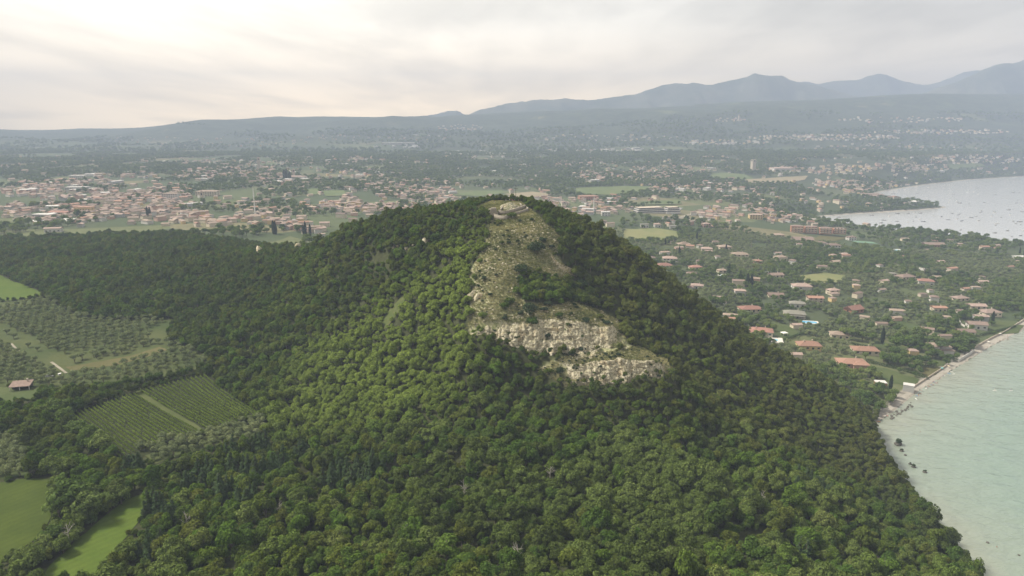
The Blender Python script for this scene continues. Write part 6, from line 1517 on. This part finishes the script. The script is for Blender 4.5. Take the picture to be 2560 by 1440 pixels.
# tree lines
TL = []
for px, sp in (([(1440, 470), (1550, 463), (1660, 465), (1760, 455)], 7), ([(1440, 466), (1550, 459), (1660, 461), (1760, 451)], 8), ([(1610, 514), (1660, 512), (1705, 511)], 13), ([(2030, 556), (2110, 566), (2180, 575), (2250, 583), (2330, 592), (2400, 598), (2480, 606), (2570, 614)], 6),
        ([(2040, 562), (2110, 572), (2180, 581), (2250, 590), (2330, 599), (2400, 606), (2480, 614), (2570, 622)], 6), ([(2060, 538), (2120, 532), (2200, 527), (2290, 522), (2345, 518)], 7), ([(2100, 531), (2200, 522), (2290, 517), (2330, 515)], 7), ([(2120, 525), (2200, 515), (2260, 510), (2300, 511)], 8),
        ([(1580, 398), (1800, 385), (2050, 380), (2250, 375)], 9), ([(1600, 393), (1800, 380), (2050, 375), (2200, 371)], 9), ([(1300, 462), (1400, 455), (1440, 465)], 9), ([(840, 475), (870, 470), (900, 478)], 8)):
    q = gpoly(px)[:, :2]
    for a, b_ in zip(q[:-1], q[1:]):
        n = max(1, int(np.hypot(*(b_ - a)) / sp)); f = (np.arange(n) + rng.random(n) * 0.8) / n; TL.append(a[None, :] + np.outer(f, b_ - a) + rng.normal(size=(n, 2)) * 2)
TL = np.vstack(TL); ok = ~inpoly(TL[:, 0], TL[:, 1], LAKE); TL = TL[ok]
GT = np.vstack([np.stack([gx1[~olv], gy1[~olv]], 1), np.stack([gx2, gy2], 1), TL]); gs = np.concatenate([s1[~olv], s2, rng.uniform(0.8, 1.3, len(TL))]); gz = H(GT[:, 0], GT[:, 1])
d = np.hypot(GT[:, 0], GT[:, 1]); ordr = np.argsort(np.where(inframe(GT[:, 0], GT[:, 1], gz + 3, 0), d / gs, 1e9))
for i in ordr[:300]:
    tree("garden_tree", 'garden', int(rng.integers(0, 99)), (GT[i, 0], GT[i, 1], gz[i] - 0.3), rng.random() * 6.28, float(gs[i]), near_lb("leafy tree near the ", GT[i, 0], GT[i, 1]), "tree", "garden trees between the villas")
i = ordr[300:]; scatter("plain_trees", proto_collection('garden'), 5, np.column_stack([GT[i], gz[i] - 0.3]), rng.random(len(i)) * 6.28, gs[i], "trees and tree lines spread over the hazy plain", "trees")
scatter("far_woods", proto_collection('garden'), 5, np.column_stack([gx3, gy3, H(gx3, gy3) - 3]), rng.random(len(gx3)) * 6.28, rng.uniform(1.2, 2.2, len(gx3)), "hazy woods covering the far moraine hills", "woods")
print("houses", len(sel), "olives", len(OL), "garden", len(GT))

# ------------------------------------------------------------------ beach and lake
sheet("beach", BEACH, 3, 0.22, M_SAND, "narrow shingle beach below the villas", "beach")
far_b = gpoly([(2035, 552), (2060, 545), (2120, 540), (2200, 535), (2290, 530), (2350, 523), (2372, 519.5), (2345, 519), (2290, 523), (2200, 528), (2120, 533), (2060, 538), (2028, 546)])
sheet("beach", far_b, 6, 0.35, M_SAND, "thin pale shore along the wooded spit", "beach")
ROCKM = [rock_mesh("rock", 40 + k, M_WETROCK, 0.75) for k in range(4)]
def rock(u, v, s, label, k=0, gp=None, z=None):
    q = PZ(u, v, 0.0) if z is None else tuple(G([u], [v])[0]); e = link("shore_rock", ROCKM[k % 4], None, (q[0], q[1], q[2] + 0.1 * s), rng.random() * 6, (s, s * rng.uniform(.7, 1.1), s * 0.8)); tag(e, label, "rock", gp)
    return q
for k, (u, v, s, lb) in enumerate([(2246, 1112, 5.0, "largest dark rock tufted with plants in the shallows"), (2254, 1128, 2.6, "second dark rock just below the largest one"), (2263, 1138, 1.8, "small dark rock, third below the largest one"), (2276, 1161, 2.2, "left rock of the touching pair in the shallows"), (2284, 1168, 2.6, "right rock of the touching pair in the shallows"), (2312, 1181, 2.4, "lone dark rock farthest from the wooded coast"),
        (2469, 1357, 1.6, "small submerged looking rock in the open shallows"), (2547, 1388, 1.2, "tiny rock at the picture edge in the shallows")]):
    q = rock(u, v, s, lb, k)
    if s > 2.0: tree("rock_plant", 'shrub', k, (q[0], q[1], 0.35 * s * 0.5), 1.0, s * 0.32, "dark plant tuft on " + lb.split(' in ')[0].split(' just')[0].split(',')[0].split(' farthest')[0] , "plant", None)
for k in range(34):
    f = rng.random(); rock(2222 + 62 * f + rng.normal() * 3, 1048 - 38 * f + rng.normal() * 3, rng.uniform(0.8, 2.2), "dark boulder in the heap across the shingle beach", k, "boulder heap on the beach", 1)
for k in range(60):
    f = rng.uniform(2.6, 7.0); i = int(f); a_, b__ = SHORE[i], SHORE[i + 1]; x, y = a_ + (b__ - a_) * (f - i); x += rng.uniform(-2.0, 5.0)
    e = link("shore_rock", ROCKM[k % 4], None, (x, y, 0.1), rng.random() * 6, rng.uniform(0.9, 3.2) * (1.0 if k % 3 else 0.5)); tag(e, "boulder at the waterline under the wooded slope", "rock", "boulders along the wooded coast")
UMB = [plain_mat("parasol_" + n, c, 0.05, 1.0) for n, c in (("white", (0.7, 0.68, 0.62)), ("teal", (0.12, 0.42, 0.42)), ("blue", (0.14, 0.28, 0.55)), ("cream", (0.6, 0.5, 0.34)))]
def parasol(u, v, k, label):
    q = at_g(u, v); e = link("parasol", None, None, q); tag(e, label, "parasol")
    b = MB(); b.tube([(0, 0, -.2), (0, 0, 2.2)], [.03, .03], 5); link("pole", b.mesh("pole", [M_POST]), e)
    b = MB(); n = 10
    for i in range(n):
        a, a2 = 2 * math.pi * i / n, 2 * math.pi * (i + 1) / n
        b.quad([(0, 0, 2.3), (1.2 * math.cos(a), 1.2 * math.sin(a), 1.85), (1.2 * math.cos(a2), 1.2 * math.sin(a2), 1.85)])
    link("canopy", b.mesh("canopy", [UMB[k % 4]]), e)
parasol(2355, 925, 1, "teal parasol on the middle of the beach"); parasol(2371, 920, 3, "cream folded looking parasol beside the teal one"); parasol(2470, 858, 0, "white parasol near the stone wall end of the beach"); parasol(2500, 838, 0, "white parasol at the far end of the beach")
TOWEL = []
def towel_mesh(k):
    b = MB(); n = 6
    for i in range(n):
        b.quad([(-.4, -0.95 + 1.9 * i / n, .03 + .02 * (i % 2)), (.4, -0.95 + 1.9 * i / n, .03 + .02 * (i % 2)), (.4, -0.95 + 1.9 * (i + 1) / n, .03 + .02 * ((i + 1) % 2)), (-.4, -0.95 + 1.9 * (i + 1) / n, .03 + .02 * ((i + 1) % 2))])
    return b.mesh("towel", [CLOTH[k % 5]])
TOWEL = [towel_mesh(k) for k in range(5)]
bxy = []
bpx = [(2200, 1042), (2210, 1036), (2218, 1040), (2292, 990), (2300, 984), (2306, 978), (2315, 972), (2322, 966), (2335, 955), (2345, 948), (2352, 946), (2360, 940), (2340, 958), (2330, 962), (2455, 868), (2465, 872), (2480, 860), (2498, 852), (2515, 842), (2530, 835), (2545, 828), (2440, 884), (2520, 848)]
for k, (u, v) in enumerate(bpx):
    q = at_g(u, v); rz = rng.random() * 6
    tw_ = link("towel", TOWEL[k % 5], None, (q[0], q[1], q[2] + 0.14), rz); tag(tw_, "beach towel spread on the shingle under a sunbather", "towel", "towels on the beach")
    person((q[0], q[1], q[2] + 0.14) if k % 3 else (q[0] + 1.2, q[1], q[2] + 0.1), rz, "sunbather lying on the shingle beach" if k % 3 else "person standing among the sunbathers on the beach", k, bool(k % 3), "sunbathers lying on the beach" if k % 3 else "people standing on the beach", True)
BOARDC = [plain_mat("board_" + n, c, 0.05, 1.0, 0.4) for n, c in (("white", (0.7, 0.7, 0.68)), ("blue", (0.12, 0.3, 0.55)), ("orange", (0.6, 0.25, 0.06)))]
def board_mesh(m):
    b = MB(); n = 16
    T_ = [(math.sin(2 * math.pi * i / n) * 0.38 * (1 - 0.25 * math.cos(2 * math.pi * i / n)), math.cos(2 * math.pi * i / n) * 1.6) for i in range(n)]
    b.quad([(x, y, .14) for x, y in T_]); b.quad([(x * .9, y * .95, 0) for x, y in T_[::-1]])
    for i in range(n): j = (i + 1) % n; b.quad([(T_[i][0] * .9, T_[i][1] * .95, 0), (T_[j][0] * .9, T_[j][1] * .95, 0), (*T_[j], .14), (*T_[i], .14)])
    return b.mesh("board", [m])
BOARDM = [board_mesh(m_) for m_ in BOARDC]
for k, (u, v, lb) in enumerate([(2372, 934, "blue board pulled up on the beach, middle of three"), (2379, 930, "white board pulled up on the beach, upper of three"), (2384, 936, "white board pulled up on the beach, lower of three"), (2290, 998, "pale board lying near the boulder heap"), (2195, 1054, "orange board at the hill end of the beach")]):
    q = at_g(u, v); o = link("paddle_board", BOARDM[[1, 0, 0, 0, 2][k]], None, (q[0], q[1], q[2] + 0.16), rng.random() * 3); tag(o, lb, "board")
for k, (u, v) in enumerate([(2487, 977), (2527, 977)]):
    q = PZ(u, v, 0.02); o = link("paddle_board", BOARDM[0], None, q, 1.2 + k * 0.4); tag(o, "floating white board of the paddler " + ("nearer the beach" if k == 0 else "farther out"), "board")
    person((q[0], q[1], 0.16), 1.2 + k, "paddler standing on the floating board " + ("nearer the beach" if k == 0 else "farther out"), k, False, None, True)
    b = MB(); b.tube([(0.3, 0.2, 0.1), (0.32, 0.25, 1.3), (0.3, 0.2, 2.0)], [.05, .02, .02], 5); o = link("paddle", b.mesh("paddle", [M_POST]), None, (q[0], q[1], 0.16)); tag(o, "paddle held by the paddler " + ("nearer the beach" if k == 0 else "farther out"), "paddle")
for u, v, lb in ((2301, 1080, "lone swimmer standing chest deep near the rocks"), (2492, 1368, "pale swimmer in the open shallows"), (2533, 866, "swimmer close to the beach's far end")):
    q = PZ(u, v, 0); person((q[0], q[1], -1.0), rng.random() * 6, lb, 1, False, None, True)
# boats at their moorings
def boat_mesh(L_, m):
    b = MB(); n = 9; st = []
    for i in range(n):
        f = i / (n - 1); w = 0.17 * L_ * (1 - max(0, (f - 0.45) / 0.55) ** 2.2) * (0.85 + 0.15 * min(1, f * 4)); zt = 0.55 + 0.35 * f * f; x = (f - 0.5) * L_
        st.append([(x, -w, zt), (x, -w * 0.75, -0.1), (x, w * 0.75, -0.1), (x, w, zt)])
    for a, c_ in zip(st[:-1], st[1:]):
        for j in range(3): b.quad([a[j], c_[j], c_[j + 1], a[j + 1]])
        b.quad([a[3], c_[3], (c_[3][0], c_[3][1] * .8, c_[3][2] - .12), (a[3][0], a[3][1] * .8, a[3][2] - .12)]); b.quad([a[0], (a[0][0], a[0][1] * .8, a[0][2] - .12), (c_[0][0], c_[0][1] * .8, c_[0][2] - .12), c_[0]])
        b.quad([(a[0][0], a[0][1] * .8, a[0][2] - .12), (a[3][0], a[3][1] * .8, a[3][2] - .12), (c_[3][0], c_[3][1] * .8, c_[3][2] - .12), (c_[0][0], c_[0][1] * .8, c_[0][2] - .12)])
    b.quad(st[0]); return b.mesh("hull", [m])
M_HULLD = plain_mat("hull_dark", (0.07, 0.075, 0.085), 0.1, 1.0, 0.4); M_HULLW = plain_mat("hull_white", (0.55, 0.55, 0.54), 0.06, 1.0, 0.4)
HULL = [boat_mesh(7.5, M_HULLD), boat_mesh(6.5, M_HULLW), boat_mesh(8.5, M_HULLD)]
b = MB(); b.box(-1.4, 0.9, -0.75, 0.75, 0.45, 1.5); b.box(-1.2, 0.5, -0.65, 0.65, 1.5, 1.62); CABM = b.mesh("cabin", [M_HULLW])
b = MB(); b.tube([(0.3, 0, 0.4), (0.3, 0, 10.5)], [.07, .04], 5); MASTM = b.mesh("mast", [M_HULLW])
nb = 0
while nb < 92:
    u, v = rng.uniform(2060, 2570), rng.uniform(466, 606)
    q = PZ(u, v, 0); X, Y = np.array([q[0]]), np.array([q[1]])
    if not inpoly(X, Y, LAKE)[0] or polydist(X, Y, SHORE)[0] < 22 or q[1] < 900: continue
    sail = nb % 5 == 0; e = link("moored_boat", None, None, (q[0], q[1], 0.02), rng.normal() * 0.5 + 0.3, rng.uniform(0.8, 1.35))
    tag(e, "moored sailing boat with bare mast in the bay" if sail else "small moored motor boat in the bay", "boat", "moored sailing boats" if sail else "moored motor boats")
    link("hull", HULL[nb % 3], e); link("mast" if sail else "cabin", MASTM if sail else CABM, e); nb += 1

# ------------------------------------------------------------------ shed and cars by the olive grove
q = at_g(55, 972); sh = link("garden_shed", None, None, (q[0], q[1], q[2]), math.radians(14)); tag(sh, "small open sided shed with brown mono pitched roof on the grass", "shed")
b = MB(); i0 = [(-5.2, -3.4, 2.5), (5.2, -3.4, 2.5), (5.2, 3.4, 3.9), (-5.2, 3.4, 3.9)]; b.quad(i0); b.quad([(x, y, z - .18) for x, y, z in i0[::-1]])
for k in range(4): a, c_ = i0[k], i0[(k + 1) % 4]; b.quad([a, (a[0], a[1], a[2] - .18), (c_[0], c_[1], c_[2] - .18), c_])
link("roof", b.mesh("roof", [ROOF['brown']]), sh)
b = MB(); b.box(-4.6, 4.6, 2.7, 3.0, -0.5, 3.5); b.box(-4.6, -4.3, -0.5, 2.7, -0.5, 2.9); link("wall", b.mesh("wall", [M_POST]), sh)
for x in (-4.7, 0, 4.7):
    b = MB(); b.box(x - .12, x + .12, -3.0, -2.76, -0.5, 2.45); link("post", b.mesh("post", [M_WHITE]), sh)
b = MB(); b.box(2.2, 2.9, 1.6, 2.3, 3.2, 5.2); link("chimney", b.mesh("chimney", [M_CHIM]), sh)
CARP = [plain_mat("car_paint_white", (0.65, 0.65, 0.64), 0.03, 1.0, 0.25), plain_mat("car_paint_silver", (0.38, 0.39, 0.40), 0.03, 1.0, 0.25)]
M_TYRE = plain_mat("tyre", (0.02, 0.02, 0.02), 0.1, 3.0)
def car(u, v, rz, k, label):
    q = at_g(u, v); e = link("parked_car", None, None, (q[0], q[1], q[2] + 0.3), rz); tag(e, label, "car")
    prof = [(-2.1, .35), (-2.1, .85), (-1.9, .95), (-1.2, 1.0), (1.0, 1.0), (1.95, .85), (2.1, .7), (2.1, .35)]
    b = MB(); n = len(prof)
    b.quad([(x, -.85, z) for x, z in prof]); b.quad([(x, .85, z) for x, z in prof[::-1]])
    for i in range(n): a, c_ = prof[i], prof[(i + 1) % n]; b.quad([(a[0], -.85, a[1]), (a[0], .85, a[1]), (c_[0], .85, c_[1]), (c_[0], -.85, c_[1])])
    link("body", b.mesh("body", [CARP[k]]), e)
    b = MB(); g_ = [(-1.75, 1.0), (-1.2, 1.48), (0.35, 1.5), (1.1, 1.0)]
    b.quad([(x, -.74, z) for x, z in g_]); b.quad([(x, .74, z) for x, z in g_[::-1]])
    for i in range(3): a, c_ = g_[i], g_[i + 1]; b.quad([(a[0], -.74, a[1]), (a[0], .74, a[1]), (c_[0], .74, c_[1]), (c_[0], -.74, c_[1])], 1 if i == 1 else 0)
    link("cabin", b.mesh("cabin", [M_GLASS, CARP[k]]), e)
    for x in (-1.3, 1.3):
        for y in (-.86, .66):
            b = MB(); b.tube([(x, y, .33), (x, y + .2, .33)], [.33, .33], 12); link("wheel", b.mesh("wheel", [M_TYRE]), e)
car(150, 940, 2.3, 0, "white car parked at the end of the gravel track"); car(124, 944, 0.4, 0, "white car parked beside the shed end of the grove")
for k, (u, v, Y, lb) in enumerate([(648, 612, 612, "white bare rock pinnacle poking from the ridge wood"), (745, 600, 572, "pale rock knob on the ridge beside the trees")]):
    x, y, z = PY(u, v, Y); e = link("rock_pinnacle", rock_mesh("pinnacle", 80 + k, M_ROCK, 1.2), None, (x, y, h1(x, y) + 5), 0.5, (6, 5, 7)); tag(e, lb, "rock")
